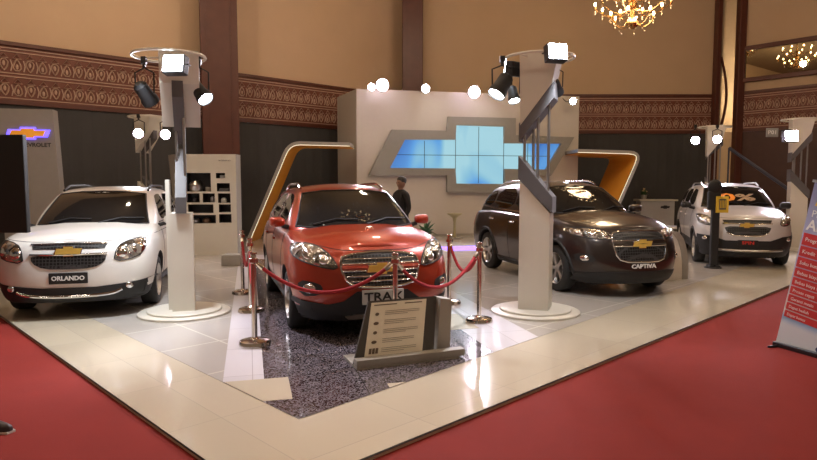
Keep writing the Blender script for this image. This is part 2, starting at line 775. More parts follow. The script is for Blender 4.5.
def paint(name, col, rough=.3, flake=.0, metal=0.):
    m = mat(name, col, rough, metal, coat=.7, vary=.02)
    return m


P_red = paint('orange_red_metallic_paint', (.29, .022, .004), .32, metal=.3)
P_white = paint('white_paint', (.80, .78, .74), .35)
P_brown = paint('dark_brown_metallic_paint', (.020, .012, .010), .3, metal=.3)
P_silver = paint('pearl_silver_paint', (.66, .64, .64), .3, metal=.15)

# --- the orange-red crossover
trax = dict(
    zblack=.37, pos=(-.943, 8.502), rot=.319, L=4.25, W=1.84, foh=.88, wb=2.56, rw=.335, paint=P_red,
    label='orange-red compact crossover in the middle, fenced by stanchions and ropes',
    top=[(-2.13, .93), (-1.9, .975), (-1.5, 1.05), (-1.0, 1.10), (0, 1.10), (1.2, 1.14), (2.1, 1.08)],
    crown=.085, nf=3.0, cf=.76,
    gh=dict(hw0=.83, hw1=.61, yf0=-1.22, yf1=-.38, yr0=1.95, yr1=1.68, roof=[(-.5, 1.555), (.1, 1.61), (.9, 1.60), (1.8, 1.54)], crown=.065, cf0=.6),
    ws=[(-.74, 1.15), (-.35, 1.13), (0, 1.12), (.35, 1.13), (.74, 1.15), (.575, 1.54), (.3, 1.575), (0, 1.585), (-.3, 1.575), (-.575, 1.54)],
    sidewin=[[(-.55, 1.17), (.28, 1.17), (.28, 1.53), (.0, 1.535), (-.22, 1.50)], [(.36, 1.17), (1.12, 1.19), (1.08, 1.51), (.36, 1.535)], [(1.2, 1.2), (1.6, 1.24), (1.4, 1.46), (1.17, 1.49)]],
    beltline=[(-.6, 1.14), (.3, 1.13), (1.2, 1.16), (1.65, 1.20)],
    seams=[[(-.72, .30), (-.76, .7), (-.70, 1.06)], [(.32, .28), (.34, 1.08)], [(-.72, .30), (.32, .28), (.9, .30)], [(.9, .30), (1.05, .72), (1.18, 1.1)]],
    handles=[(.16, .93), (1.02, .95)], mirror=(.945, -.70, 1.20), msc=.82,
    arch_mat=None, sill_mat=M_black, rail_mat=M_chrome,
    headlamps=[[(.46, .76), (.49, .85), (.57, .955), (.70, 1.02), (.86, 1.01), (.895, .93), (.87, .86), (.66, .79)]],
    lampbulbs=[(.60, .86, .055), (.74, .91, .06)],
    bonnet_seam=[(-.86, 1.02), (-.62, 1.0), (-.42, .95), (0, .945), (.42, .95), (.62, 1.0), (.86, 1.02)],
    badge=(0, .765, .16),
    plate=(.46, .155, .465, 'TRAX', M_plate, M_ink, .13, 1.25),
    front_parts=[
        ('patch', 'lower_bumper', M_black, None, [[(-.895, .21), (-.895, .44), (-.6, .39), (-.42, .43), (-.28, .53), (.28, .53), (.42, .43), (.6, .39), (.895, .44), (.895, .21)]], dict(off=.012, rings=14, step=.03, centre=(0, .33))),
        ('patch', 'skid_plate', M_steel, None, [[(-.36, .235), (-.40, .27), (-.3, .285), (.3, .285), (.40, .27), (.36, .235)]], dict(off=.022, rings=3, step=.05)),
        ('patch', 'grille', M_mesh, None, [[(-.41, .90), (0, .935), (.41, .90), (.44, .82), (.41, .68), (.33, .585), (0, .56), (-.33, .585), (-.41, .68), (-.44, .82)]], dict(off=.007, rings=6, smooth=1)),
        ('line', 'grille_frame', M_chrome, 'grille', [[(-.40, .90), (0, .935), (.40, .90), (.44, .82), (.41, .68), (.33, .585), (0, .56), (-.33, .585), (-.41, .68), (-.44, .82)]], dict(r=.014, off=.008, closed=True, smooth=1)),
        ('line', 'grille_bar', P_red, 'grille', [[(-.42, .775), (.42, .775)]], dict(r=.032, off=.004)),
        ('line', 'grille_bar_trim', M_chrome, 'grille', [[(-.42, .81), (.42, .81)], [(-.42, .74), (.42, .74)]], dict(r=.010, off=.014)),
        ('line', 'grille_slat', M_chrome, 'grille', [[(-.39, .86), (.39, .86)], [(-.38, .685), (.38, .685)], [(-.34, .635), (.34, .635)]], dict(r=.009, off=.010)),
        ('patch', 'fog_lamp_housing', M_black, None, [[(-.86, .65), (-.66, .62), (-.62, .56), (-.66, .49), (-.84, .47)]], dict(off=.006, smooth=1)),
        ('patch', 'fog_lamp_housing', M_black, None, [mirror([(-.86, .65), (-.66, .62), (-.62, .56), (-.66, .49), (-.84, .47)])], dict(off=.006, smooth=1)),
        ('patch', 'fog_lamp', M_chrome, None, [circ(-.75, .56, .055)], dict(off=.016, dome=.02, rings=4)),
        ('patch', 'fog_lamp', M_chrome, None, [circ(.75, .56, .055)], dict(off=.016, dome=.02, rings=4)),
    ])
orlando = dict(
    zblack=.40, pos=(-4.72, 9.65), rot=.245, L=4.65, W=1.81, foh=.93, wb=2.76, rw=.335, paint=P_white,
    label='white people carrier at the far left with gold badge and black lower bumper',
    top=[(-2.33, .94), (-2.0, .99), (-1.5, 1.04), (-1.1, 1.08), (0, 1.08), (1.4, 1.12), (2.3, 1.05)],
    crown=.06, nf=3.2, cf=.62,
    front=[(0, .07), (.08, .03), (.2, .01), (.4, .0), (.62, .01), (.8, .03), (.9, .06), (.97, .11), (1, .17)],
    gh=dict(hw0=.82, hw1=.64, yf0=-1.32, yf1=-.48, yr0=2.15, yr1=1.95, roof=[(-.5, 1.52), (.1, 1.575), (1.0, 1.575), (2.0, 1.52)], crown=.055, cf0=.6),
    ws=[(-.72, 1.10), (-.35, 1.085), (0, 1.08), (.35, 1.085), (.72, 1.10), (.59, 1.51), (.3, 1.545), (0, 1.555), (-.3, 1.545), (-.59, 1.51)],
    sidewin=[[(-.62, 1.13), (.28, 1.13), (.28, 1.50), (.0, 1.505), (-.26, 1.47)], [(.36, 1.13), (1.22, 1.15), (1.18, 1.49), (.36, 1.505)], [(1.3, 1.16), (1.9, 1.20), (1.75, 1.44), (1.27, 1.48)]],
    beltline=[(-.7, 1.10), (.3, 1.10), (1.2, 1.12), (1.95, 1.16)], belt_mat=M_black,
    seams=[[(-.82, .30), (-.86, .7), (-.78, 1.04)], [(.32, .28), (.34, 1.06)], [(-.82, .30), (.32, .28), (1.0, .30)], [(1.0, .30), (1.15, .72), (1.28, 1.06)]],
    handles=[(.16, .90), (1.1, .92)], mirror=(1.0, -.80, 1.14),
    arch_mat=None, sill_mat=M_black, rail_mat=M_black,
    headlamps=[[(.50, .70), (.53, .86), (.60, .94), (.81, .98), (.84, .90), (.82, .82), (.77, .745)]],
    lampbulbs=[(.60, .82, .07), (.75, .86, .075)],
    bonnet_seam=[(-.88, .99), (-.58, .965), (-.45, .955), (0, .95), (.45, .955), (.58, .965), (.88, .99)],
    badge=(0, .845, .15),
    plate=(.43, .135, .52, 'ORLANDO', M_black, M_inkw, .075, 1.0),
    front_parts=[
        ('patch', 'lower_bumper', M_black, None, [[(-.90, .24), (-.90, .46), (-.75, .44), (-.3, .40), (.3, .40), (.75, .44), (.90, .46), (.90, .24)]], dict(off=.012, rings=14, step=.03, centre=(0, .33))),
        ('line', 'skid_bar', M_chrome, None, [[(-.58, .36), (-.46, .31), (0, .29), (.46, .31), (.58, .36)]], dict(r=.022, off=.02, smooth=2)),
        ('patch', 'upper_grille', M_mesh, None, [[(-.40, .87), (-.42, .92), (0, .925), (.42, .92), (.40, .87), (0, .865)]], dict(off=.007, rings=4)),
        ('line', 'grille_trim', M_chrome, 'upper_grille', [[(-.43, .925), (0, .93), (.43, .925)]], dict(r=.013, off=.010)),
        ('patch', 'lower_grille', M_mesh, None, [[(-.42, .805), (0, .795), (.42, .805), (.41, .71), (.28, .635), (0, .625), (-.28, .635), (-.41, .71)]], dict(off=.007, rings=6, smooth=1)),
        ('line', 'grille_trim', M_chrome, 'lower_grille', [[(-.43, .81), (0, .80), (.43, .81)]], dict(r=.012, off=.010)),
        ('patch', 'fog_lamp', M_chrome, None, [circ(-.66, .395, .042)], dict(off=.016, dome=.02, rings=4)),
        ('patch', 'fog_lamp', M_chrome, None, [circ(.66, .395, .042)], dict(off=.016, dome=.02, rings=4)),
    ])
captiva = dict(
    zblack=.35, pos=(2.79, 11.035), rot=.269, L=4.67, W=1.86, foh=.93, wb=2.70, rw=.36, paint=P_brown,
    label='dark brown sport utility vehicle standing behind the right tall pillar',
    top=[(-2.33, .97), (-2.0, 1.02), (-1.5, 1.10), (-1.05, 1.16), (0, 1.14), (1.2, 1.16), (2.3, 1.10)],
    crown=.085, nf=2.5, cf=.85,
    gh=dict(hw0=.82, hw1=.63, yf0=-1.22, yf1=-.42, yr0=2.1, yr1=1.7, roof=[(-.5, 1.60), (.1, 1.66), (.9, 1.65), (1.8, 1.58)], crown=.06, cf0=.6),
    ws=[(-.72, 1.20), (-.35, 1.18), (0, 1.175), (.35, 1.18), (.72, 1.20), (.58, 1.585), (.3, 1.62), (0, 1.63), (-.3, 1.62), (-.58, 1.585)],
    sidewin=[[(-.6, 1.22), (.28, 1.21), (.28, 1.58), (.0, 1.585), (-.26, 1.55)], [(.36, 1.21), (1.22, 1.22), (1.14, 1.56), (.36, 1.585)], [(1.3, 1.23), (1.85, 1.27), (1.62, 1.49), (1.24, 1.55)]],
    beltline=[(-.65, 1.18), (.3, 1.17), (1.2, 1.19), (1.85, 1.24)],
    seams=[[(-.78, .32), (-.82, .7), (-.74, 1.12)], [(.32, .30), (.34, 1.13)], [(-.78, .32), (.32, .30), (.95, .32)], [(.95, .32), (1.12, .76), (1.25, 1.12)]],
    handles=[(.16, .98), (1.06, 1.0)], mirror=(1.0, -.72, 1.24), handle_mat=M_chrome,
    arch_mat=M_black, sill_mat=M_black, rail_mat=M_chrome,
    headlamps=[[(.40, .86), (.42, .955), (.60, 1.005), (.80, 1.01), (.89, 1.0), (.885, .93), (.8, .89), (.6, .86)]],
    lampbulbs=[(.52, .925, .05), (.66, .935, .055), (.79, .945, .045)],
    bonnet_seam=[(-.90, 1.03), (-.62, 1.02), (-.42, 1.0), (0, 1.0), (.42, 1.0), (.62, 1.02), (.90, 1.03)],
    badge=(0, .80, .16), badge_mat=M_gold,
    plate=(.4, .12, .475, 'CAPTIVA', None, M_inkw, .085, 1.2),
    front_parts=[
        ('patch', 'lower_bumper', M_black, None, [[(-.90, .23), (-.90, .36), (-.5, .40), (.5, .40), (.90, .36), (.90, .23)]], dict(off=.012, rings=14, step=.03, centre=(0, .31))),
        ('patch', 'grille', M_mesh, None, [[(-.37, .965), (0, .975), (.37, .965), (.44, .90), (.43, .66), (.34, .545), (0, .535), (-.34, .545), (-.43, .66), (-.44, .90)]], dict(off=.007, rings=6, smooth=1)),
        ('line', 'grille_frame', M_chrome, 'grille', [[(-.37, .965), (0, .975), (.37, .965), (.44, .90), (.43, .66), (.34, .545), (0, .535), (-.34, .545), (-.43, .66), (-.44, .90)]], dict(r=.013, off=.008, closed=True, smooth=1)),
        ('line', 'grille_bar', P_brown, 'grille', [[(-.43, .80), (.43, .80)]], dict(r=.034, off=.002)),
        ('line', 'grille_bar_trim', M_chrome, 'grille', [[(-.43, .835), (.43, .835)], [(-.43, .765), (.43, .765)]], dict(r=.009, off=.016)),
        ('patch', 'fog_lamp', M_chrome, None, [circ(-.78, .585, .042)], dict(off=.012, dome=.015, rings=4)),
        ('patch', 'fog_lamp', M_chrome, None, [circ(.78, .585, .042)], dict(off=.012, dome=.015, rings=4)),
        ('patch', 'bumper_recess', M_black, None, [[(-.88, .66), (-.7, .64), (-.66, .54), (-.85, .51)]], dict(off=.004, smooth=1)),
        ('patch', 'bumper_recess', M_black, None, [mirror([(-.88, .66), (-.7, .64), (-.66, .54), (-.85, .51)])], dict(off=.004, smooth=1)),
    ])
spin = dict(
    zblack=.52, pos=(7.362, 14.062), rot=-.310, L=4.36, W=1.76, foh=.85, wb=2.62, rw=.33, paint=P_silver,
    label='pale silver people carrier at the far right with orange percent sign on windscreen',
    top=[(-2.18, .96), (-1.9, 1.0), (-1.5, 1.07), (-1.1, 1.13), (0, 1.13), (1.4, 1.15), (2.2, 1.08)],
    crown=.085, nf=2.8, cf=.72,
    front=[(0, .07), (.08, .03), (.2, .01), (.4, .0), (.62, .01), (.8, .04), (.9, .08), (.97, .14), (1, .20)],
    gh=dict(hw0=.79, hw1=.61, yf0=-1.30, yf1=-.48, yr0=2.0, yr1=1.85, roof=[(-.5, 1.56), (.1, 1.62), (1.0, 1.62), (2.0, 1.56)], crown=.06, cf0=.6),
    ws=[(-.69, 1.17), (-.35, 1.155), (0, 1.15), (.35, 1.155), (.69, 1.17), (.56, 1.555), (.3, 1.585), (0, 1.595), (-.3, 1.585), (-.56, 1.555)],
    sidewin=[[(-.62, 1.19), (.28, 1.18), (.28, 1.54), (.0, 1.545), (-.26, 1.51)], [(.36, 1.18), (1.15, 1.19), (1.1, 1.53), (.36, 1.545)], [(1.24, 1.2), (1.75, 1.24), (1.6, 1.47), (1.2, 1.52)]],
    beltline=[(-.7, 1.155), (.3, 1.145), (1.2, 1.16), (1.8, 1.2)], belt_mat=M_black,
    seams=[[(-.76, .30), (-.8, .7), (-.72, 1.08)], [(.32, .28), (.34, 1.10)], [(-.76, .30), (.32, .28), (.95, .30)], [(.95, .30), (1.1, .72), (1.2, 1.1)]],
    handles=[(.16, .95), (1.05, .97)], mirror=(.97, -.78, 1.20), mirror_mat=M_black,
    arch_mat=M_black, sill_mat=M_black, rail_mat=M_steel,
    headlamps=[[(.58, .84), (.62, .95), (.72, 1.03), (.83, 1.04), (.845, .96), (.83, .87), (.7, .825)]],
    lampbulbs=[(.68, .90, .055), (.78, .94, .05)],
    bonnet_seam=[(-.84, 1.02), (-.66, 1.02), (-.45, .975), (0, .97), (.45, .975), (.66, 1.02), (.84, 1.02)],
    badge=(-.02, .845, .13), badge_mat=M_gold, spokes=6,
    plate=(.36, .11, .50, 'SPIN', M_black, mat('red_lettering', (.6, .03, .02), .4), .085, 1.3),
    front_parts=[
        ('patch', 'lower_bumper', M_black, None, [[(-.86, .24), (-.86, .64), (-.62, .62), (-.42, .54), (.42, .54), (.62, .62), (.86, .64), (.86, .24)]], dict(off=.012, rings=14, step=.03, centre=(0, .40))),
        ('line', 'skid_bar', M_steel, None, [[(-.62, .36), (-.5, .35), (0, .34), (.5, .35), (.62, .36)]], dict(r=.026, off=.012, smooth=2)),
        ('patch', 'upper_grille', M_mesh, None, [[(-.44, .94), (0, .95), (.44, .94), (.41, .875), (0, .865), (-.41, .875)]], dict(off=.007, rings=4)),
        ('line', 'grille_trim', M_chrome, 'upper_grille', [[(-.44, .87), (0, .86), (.44, .87)]], dict(r=.015, off=.010)),
        ('patch', 'lower_grille', M_mesh, None, [[(-.42, .82), (0, .815), (.42, .82), (.38, .71), (.25, .645), (0, .64), (-.25, .645), (-.38, .71)]], dict(off=.007, rings=6, smooth=1)),
        ('line', 'grille_trim', M_chrome, 'lower_grille', [[(-.38, .70), (-.25, .64), (0, .63), (.25, .64), (.38, .70)]], dict(r=.012, off=.010)),
        ('patch', 'fog_lamp', M_chrome, None, [circ(-.74, .57, .04)], dict(off=.016, dome=.02, rings=4)),
        ('patch', 'fog_lamp', M_chrome, None, [circ(.74, .57, .04)], dict(off=.016, dome=.02, rings=4)),
    ])
car_trax, PBt = make_car('crossover_car', trax)
car_orl, PBo = make_car('people_carrier', orlando)
car_cap, PBc = make_car('sport_utility_vehicle', captiva)
car_spin, PBs = make_car('people_carrier', spin)
# writing on the silver car's windscreen
M_orange_paint = mat('orange_window_paint', (.85, .28, .02), .6)
wt = [c for c in car_spin.children if c.name.startswith('windscreen')][0]
for s_, lx, m_ in (('0', -.20, M_orange_paint), ('%', .14, mat('pale_window_paint', (.42, .30, .20), .6))):
    text(s_, .42 if s_ == '0' else .36, m_, wt, (lx, -1.06, 1.37), rot=(R(30), 0, 0), name='window_writing', sx=1.5, bold=.012, ext=.002)

# ================================================================== SETTING
def struct(o):
    o['kind'] = 'structure'
    return o


def unitn(v):
    v = Vector(v)
    v.normalize()
    return v


ZB0, ZB1, ZC = 3.63, 4.97, 10.2      # carved band bottom and top, ceiling


def poly_obj(name, pts, z0, z1, m):
    return struct(MB().prism([(p[0], p[1]) for p in pts], z0, z1, 'z').build(name, m))


def carpet_mat():
    m = mat('red_carpet', (.25, .017, .011), .95, vary=.12, scale=3., bump=.35, bscale=260.)
    b = m.node_tree.nodes['Principled BSDF']
    return m


def tile_mat(name, c, rough, size, rot, joint=(.3, .27, .23), jw=.006, vary=.04, glit=False):
    m = mat(name, c, rough, vary=vary)
    N, Lk, b = parts_of(m)
    tc = N.new('ShaderNodeTexCoord')
    mp = N.new('ShaderNodeMapping')
    mp.inputs['Rotation'].default_value = (0, 0, rot)
    Lk.new(tc.outputs['Object'], mp.inputs['Vector'])
    br = N.new('ShaderNodeTexBrick')
    br.offset = 0
    br.inputs['Scale'].default_value = 1
    br.inputs['Brick Width'].default_value = size
    br.inputs['Row Height'].default_value = size
    br.inputs['Mortar Size'].default_value = jw
    br.inputs['Color1'].default_value = tuple(k * (1 - vary) for k in c) + (1,)
    br.inputs['Color2'].default_value = tuple(min(1, k * (1 + vary)) for k in c) + (1,)
    br.inputs['Mortar'].default_value = tuple(joint) + (1,)
    Lk.new(mp.outputs['Vector'], br.inputs['Vector'])
    out = br.outputs['Color']
    if glit:
        vo = N.new('ShaderNodeTexVoronoi')
        vo.inputs['Scale'].default_value = 95
        Lk.new(tc.outputs['Object'], vo.inputs['Vector'])
        sp = N.new('ShaderNodeSeparateColor')
        Lk.new(vo.outputs['Color'], sp.inputs['Color'])
        cr = N.new('ShaderNodeValToRGB')
        cr.color_ramp.interpolation = 'CONSTANT'
        cr.color_ramp.elements[0].color = (.35, .33, .36, 1)
        cr.color_ramp.elements[1].color = (1.0, 1.0, 1.0, 1)
        e = cr.color_ramp.elements.new(.92)
        e.color = (3.2, 3.0, 3.4, 1)
        cr.color_ramp.elements[1].position = .45
        Lk.new(sp.outputs['Red'], cr.inputs['Fac'])
        ml = N.new('ShaderNodeMix')
        ml.data_type = 'RGBA'
        ml.blend_type = 'MULTIPLY'
        ml.inputs['Factor'].default_value = 1
        Lk.new(out, ml.inputs['A'])
        Lk.new(cr.outputs['Color'], ml.inputs['B'])
        out = ml.outputs['Result']
    Lk.new(out, b.inputs['Base Color'])
    return m


# stage geometry
A0, A1 = G(0, 315), G(205, 460)
B0, B1 = G(790, 285), G(360, 460)


def isect(p, q, a, b):
    d1, d2 = q - p, b - a
    t = ((a.x - p.x) * d2.y - (a.y - p.y) * d2.x) / (d1.x * d2.y - d1.y * d2.x)
    return p + d1 * t


CN = isect(A0, A1, B0, B1)
dL = unitn(A0 - A1)
dR = unitn(B0 - B1)
I0, I1 = G(93, 319), G(540, 336.5)
IC = G(299, 419.5)
carpet = struct(MB().box((-22, -8, -.10), (26, 28, -.03)).build('floor_carpet', carpet_mat()))
stage_pts = [CN, CN + dR * 30, CN + dR * 30 + dL * 22, CN + dL * 22]
M_border = tile_mat('cream_border_tile', (.60, .535, .415), .10, 1.0, -atan2(dR.y, dR.x), (.50, .45, .37), .004)
M_inner = tile_mat('grey_stage_tile', (.50, .47, .43), .13, 1.0, -atan2(dR.y, dR.x), (.70, .66, .58), .010)
poly_obj('floor_stage', stage_pts, -.03, 0, M_border)
iL = unitn(I0 - IC)
iR = unitn(I1 - IC)
poly_obj('floor_inlay', [IC, IC + iR * 26, IC + iR * 26 + iL * 16, IC + iL * 16], 0, .002, M_inner)
struct(MB().tube([CN + Vector((0, 0, -.004)), CN + dR * 30 + Vector((0, 0, -.004))], .008, 4).build('trim_1', M_darkmetal))
struct(MB().tube([CN + Vector((0, 0, -.004)), CN + dL * 18 + Vector((0, 0, -.004))], .008, 4).build('trim_2', M_darkmetal))
# the red car's own floor field: white margin with dark glitter tiles inside
tz = trax['rot']
ct = Vector((trax['pos'][0], trax['pos'][1], 0))
ex = Vector((cos(tz), sin(tz), 0))
ey = Vector((-sin(tz), cos(tz), 0))


def clip_poly(poly, p, n):
    out = []
    for i in range(len(poly)):
        a, b = poly[i], poly[(i + 1) % len(poly)]
        da, db = (a - p).dot(n), (b - p).dot(n)
        if da >= 0:
            out.append(a)
        if (da >= 0) != (db >= 0):
            out.append(a + (b - a) * (da / (da - db)))
    return out


def in_stage(poly):
    nL = Vector((-iL.y, iL.x, 0))
    if nL.dot(iR) < 0:
        nL = -nL
    nR = Vector((-iR.y, iR.x, 0))
    if nR.dot(iL) < 0:
        nR = -nR
    poly = clip_poly(poly, IC, nL)
    if len(poly) > 2:
        poly = clip_poly(poly, IC, nR)
    return poly


eL = unitn(G(240, 250) - G(223, 380))
fL0 = G(223, 381)
fR0 = G(540, 338)
eR = eL
wR = (fR0 - fL0)
quad = [fL0 - eL * 4, fR0 - eL * 4, fR0 + eL * 7.5, fL0 + eL * 9.5]
M_lav = tile_mat('white_gloss_tile', (.74, .72, .76), .10, .9, -atan2(eL.y, eL.x), (.5, .48, .5), .004)
pl = in_stage(quad)
poly_obj('floor_white_field', pl, .002, .004, M_lav)
eP = Vector((eL.y, -eL.x, 0))
M_glit = tile_mat('dark_glitter_tile', (.060, .055, .055), .16, .9, -atan2(eL.y, eL.x), (.02, .02, .02), .004, glit=True)
g0 = fL0 + eP * .34
W_ = wR.dot(eP)
quad = [g0 - eL * 4, g0 - eL * 4 + eP * (W_ - 1.05), g0 + eP * (W_ - 1.05) + eL * 7.5, g0 + eL * 8.5]
pl = in_stage(quad)
poly_obj('floor_glitter_field', pl, .004, .006, M_glit)
# single pale tiles set into the glitter field
for px, py, w_, d_ in ((243, 392, .75, .55), (432, 392, .62, .55), (452, 322, .4, .8)):
    c = G(px, py)
    q = [c + eP * sx * w_ / 2 + eL * sy * d_ / 2 for sx, sy in ((-1, -1), (1, -1), (1, 1), (-1, 1))]
    q = in_stage(q)
    if len(q) > 2:
        poly_obj('floor_pale_tile', q, .006, .0075, M_border)

# walls
M_beige = mat('beige_fabric_wall', (.60, .43, .28), .8, vary=.05, scale=1.2, bump=.1, bscale=60)
M_beige2 = mat('tan_fabric_wall', (.54, .39, .25), .8, vary=.05, scale=1.2, bump=.1, bscale=60)
M_wood = mat('dark_red_wood', (.10, .028, .016), .4, vary=.25, scale=3.)
M_band = mat('carved_wood', (.17, .055, .034), .55, vary=.3, scale=6., bump=.5, bscale=40)
M_carve = mat('carving_beige', (.48, .32, .24), .55, vary=.3, scale=9.)  # motifs are beige in themselves, on the red-brown band
M_curtain = mat('charcoal_drape', (.062, .061, .062), .95, vary=.1, scale=2., bump=.2, bscale=12)
M_lowwood = mat('low_wall_wood', (.07, .028, .018), .5, vary=.2, scale=4.)


def carving(mb, M, length, z0, z1):
    """two rows of drop motifs between thin rails"""
    H = z1 - z0
    n = int(length / .27)
    st = length / n
    r = .019
    rows = ((z0 + H * .30, z0 + H * .50), (z0 + H * .70, z0 + H * .90))
    for rz in (.06, .44, .50, .88, .94):
        mb.box((0, -.02, z0 + H * rz - .012), (length, .01, z0 + H * rz + .012), M)
    for base in (z0 + H * .08, z0 + H * .52):
        hh = H * .20
        for i in range(n):
            cx = (i + .5) * st
            fl = (i % 2 == 0)
            # big alternating drops
            pts = []
            for k in range(9):
                a = 2 * pi * k / 9
                rr = .5 + .5 * cos(a)
                x = sin(a) * st * .42 * (.35 + .65 * (1 - rr))
                z = (rr - .5) * hh
                if not fl:
                    z = -z
                pts.append((cx + x, -.02, base + hh * .62 + z))
            mb.tube(pts, r, 4, M, closed=True)
            mb.tube([(cx - st / 2, -.02, base + hh * .1), (cx - st * .38, -.02, base + hh * .6), (cx - st / 2, -.02, base + hh * 1.1)], .016, 3, M)
            mb.ball((cx, -.015, base + hh * (.50 if fl else .75)), .045, 4, M, sq=(.8, .4, 1.5))
            # row of small triangles above
            mb.tube([(cx - .09, -.035, base + hh * 1.22), (cx + .09, -.035, base + hh * 1.22), (cx, -.035, base + hh * 1.62)], .017, 3, M, closed=True)
    return mb


def wall(name, p, q, up, low, band=True, z_low=ZB0, flip=False):
    """a hall wall from p to q: plastered top, carved band, dark low part; local x runs p->q, local -y faces the hall"""
    p, q = Vector(p), Vector(q)
    d = q - p
    Ln = d.length
    an = atan2(d.y, d.x)
    w = MB()
    w.box((0, 0, ZB1), (Ln, .25, ZC))
    ob = w.build(name, up)
    ob.location = p
    ob.rotation_euler = (0, 0, an)
    struct(ob)
    bd = MB().box((0, -.06, ZB0), (Ln, .25, ZB1)).build('carved_band', M_band, ob)
    carving(MB(), Matrix.Translation((0, -.06, 0)), Ln, ZB0, ZB1).build('carving', M_carve, bd)
    MB().box((0, -.12, ZB1 - .02), (Ln, .05, ZB1 + .07)).build('band_rail', M_wood, bd)
    MB().box((0, -.10, ZB0 - .07), (Ln, .05, ZB0 + .03)).build('band_rail', M_wood, bd)
    lo = MB()
    nseg = max(2, int(Ln / .12))
    vs, fs = [], []
    for i in range(nseg + 1):
        x = Ln * i / nseg
        y = -.05 + (.008 * sin(i * 1.9) if low is M_curtain else 0)
        vs += [(x, y, -.03), (x, y, ZB0 - .07)]
    for i in range(nseg):
        fs.append((2 * i, 2 * i + 2, 2 * i + 3, 2 * i + 1))
    lo.add(vs, fs)
    lo.box((0, .05, -.03), (Ln, .25, ZB0))
    lo.build('low_wall', low, ob, fix=False)
    return ob


uL = Vector((sin(R(45.8)), cos(R(45.8)), 0))
PL = Vector((-188.5 / 610 * 18.6, 18.6, 0))
pC = Vector((.01, 24.1, 0))      # corner of left wall and chamfer (about x=410 px)
tC = (pC - PL).dot(uL)
wl0 = PL - uL * 14
pCor = PL + uL * tC
pc2 = Vector(((714 - 408.5) / 610 * 23.6, 23.6, 0))
wall('wall_left', wl0, pCor, M_beige, M_curtain)
wall('wall_back', (pCor.x, 23.6, 0), (pc2.x - .1, 23.6, 0), M_beige2, M_curtain)
pr0 = Vector(((737 - 408.5) / 610 * 22.9, 22.9, 0))
dW = unitn((.66, -.75, 0))
wall('wall_right', pr0, pr0 + dW * 16, M_beige2, M_lowwood)
# columns


def column(name, c, an, w, d, z1=ZC):
    o = MB().box((-w / 2, -d / 2, -.03), (w / 2, d / 2, z1), bev=.02)
    for s in (-1, 1):
        o.box((s * w * .32 - .02, -d / 2 - .02, -.03), (s * w * .32 + .02, -d / 2, z1))
    ob = o.build(name, M_wood)
    ob.location = c
    ob.rotation_euler = (0, 0, an)
    return struct(ob)


cA = D(221, 150, 18.1)
column('column_left', (cA.x, cA.y, 0), R(20), 1.02, .8)
cB = D(412.5, 150, 23.2)
column('column_back', (cB.x, cB.y, 0), 0, .76, .5)
# mirror strip between the back and right walls
c3 = D(713.5, 150, 23.35)
column('column_frame_1', (c3.x, c3.y, 0), 0, .16, .3)
c4 = D(736.5, 150, 22.9)
column('column_frame_2', (c4.x, c4.y, 0), 0, .26, .3)
nich = empty('wall_mirror', (0, 0, 0), 0, 'tall narrow mirror strip between two dark wooden posts', 'mirror')
mA, mB_ = D(715.5, 150, 23.45), D(733.5, 150, 23.1)
dd = (mB_ - mA)
MB().box((0, 0, 2.6), (dd.length, .05, ZC - .05)).build('mirror_glass', mat('mirror_reflected_tone', (.75, .60, .40), .25, .6), nich)  # pale reflection of the hall put into the mirror's colour and roughness
nich.location = (mA.x, mA.y, 0)
nich.rotation_euler = (0, 0, atan2(dd.y, dd.x))
M_pale = mat('pale_arch_trim', (.70, .52, .30), .5)
MB().box((0.02, -.04, 1.6), (dd.length - .02, .0, 3.6)).build('mirror_base_panel', M_pale, nich)
arc = [(.08 + .22 * sin(pi * k / 14), -.02, 3.5 + 2.9 * k / 14) for k in range(15)]
MB().tube(arc, .05, 6).build('mirror_curved_trim', M_wood, nich, True)
struct(MB().box((pc2.x - .25, 23.75, -.03), (pr0.x + .4, 23.95, ZC)).build('wall_behind_mirror', M_beige2))

# ceiling
M_ceil = mat('cream_ceiling', (.30, .22, .14), .9)
struct(MB().box((-22, -8, ZC), (26, 28, ZC + .2)).build('ceiling', M_ceil))

# framed mirror on the right wall
mf = empty('framed_mirror', (0, 0, 0), 0, 'wide wooden framed mirror on the right wall above the carved band', 'mirror')


def on_right(px, py):
    r = ray(px, py)
    n = Vector((-dW.y, dW.x, 0))
    o = Vector((0, 0, EYE))
    k = (pr0 - o).dot(n) / r.dot(n)
    p = o + r * k
    return (p - pr0).dot(dW), p.z


u0, z1_ = on_right(742, 50)
u1, z0_ = on_right(817, 79)
u2, _ = on_right(738.5, 60)
mf.location = pr0
mf.rotation_euler = (0, 0, atan2(dW.y, dW.x))
ua, ub, za, zb_ = u0, u1 + 1.2, 5.36, 6.66
fr = MB()
t = .16
fr.box((ua, -.14, za), (ub, 0, za + t), bev=.02).box((ua, -.14, zb_ - t), (ub, 0, zb_), bev=.02).box((ua, -.14, za), (ua + t, 0, zb_), bev=.02).box((ub - t, -.14, za), (ub, 0, zb_), bev=.02)
fr.build('frame', M_wood, mf)
MB().box((ua + t, -.07, za + t), (ub - t, -.02, zb_ - t)).build('mirror_glass', mat('wall_mirror_glass', (.48, .44, .32), .015, 1.), mf)

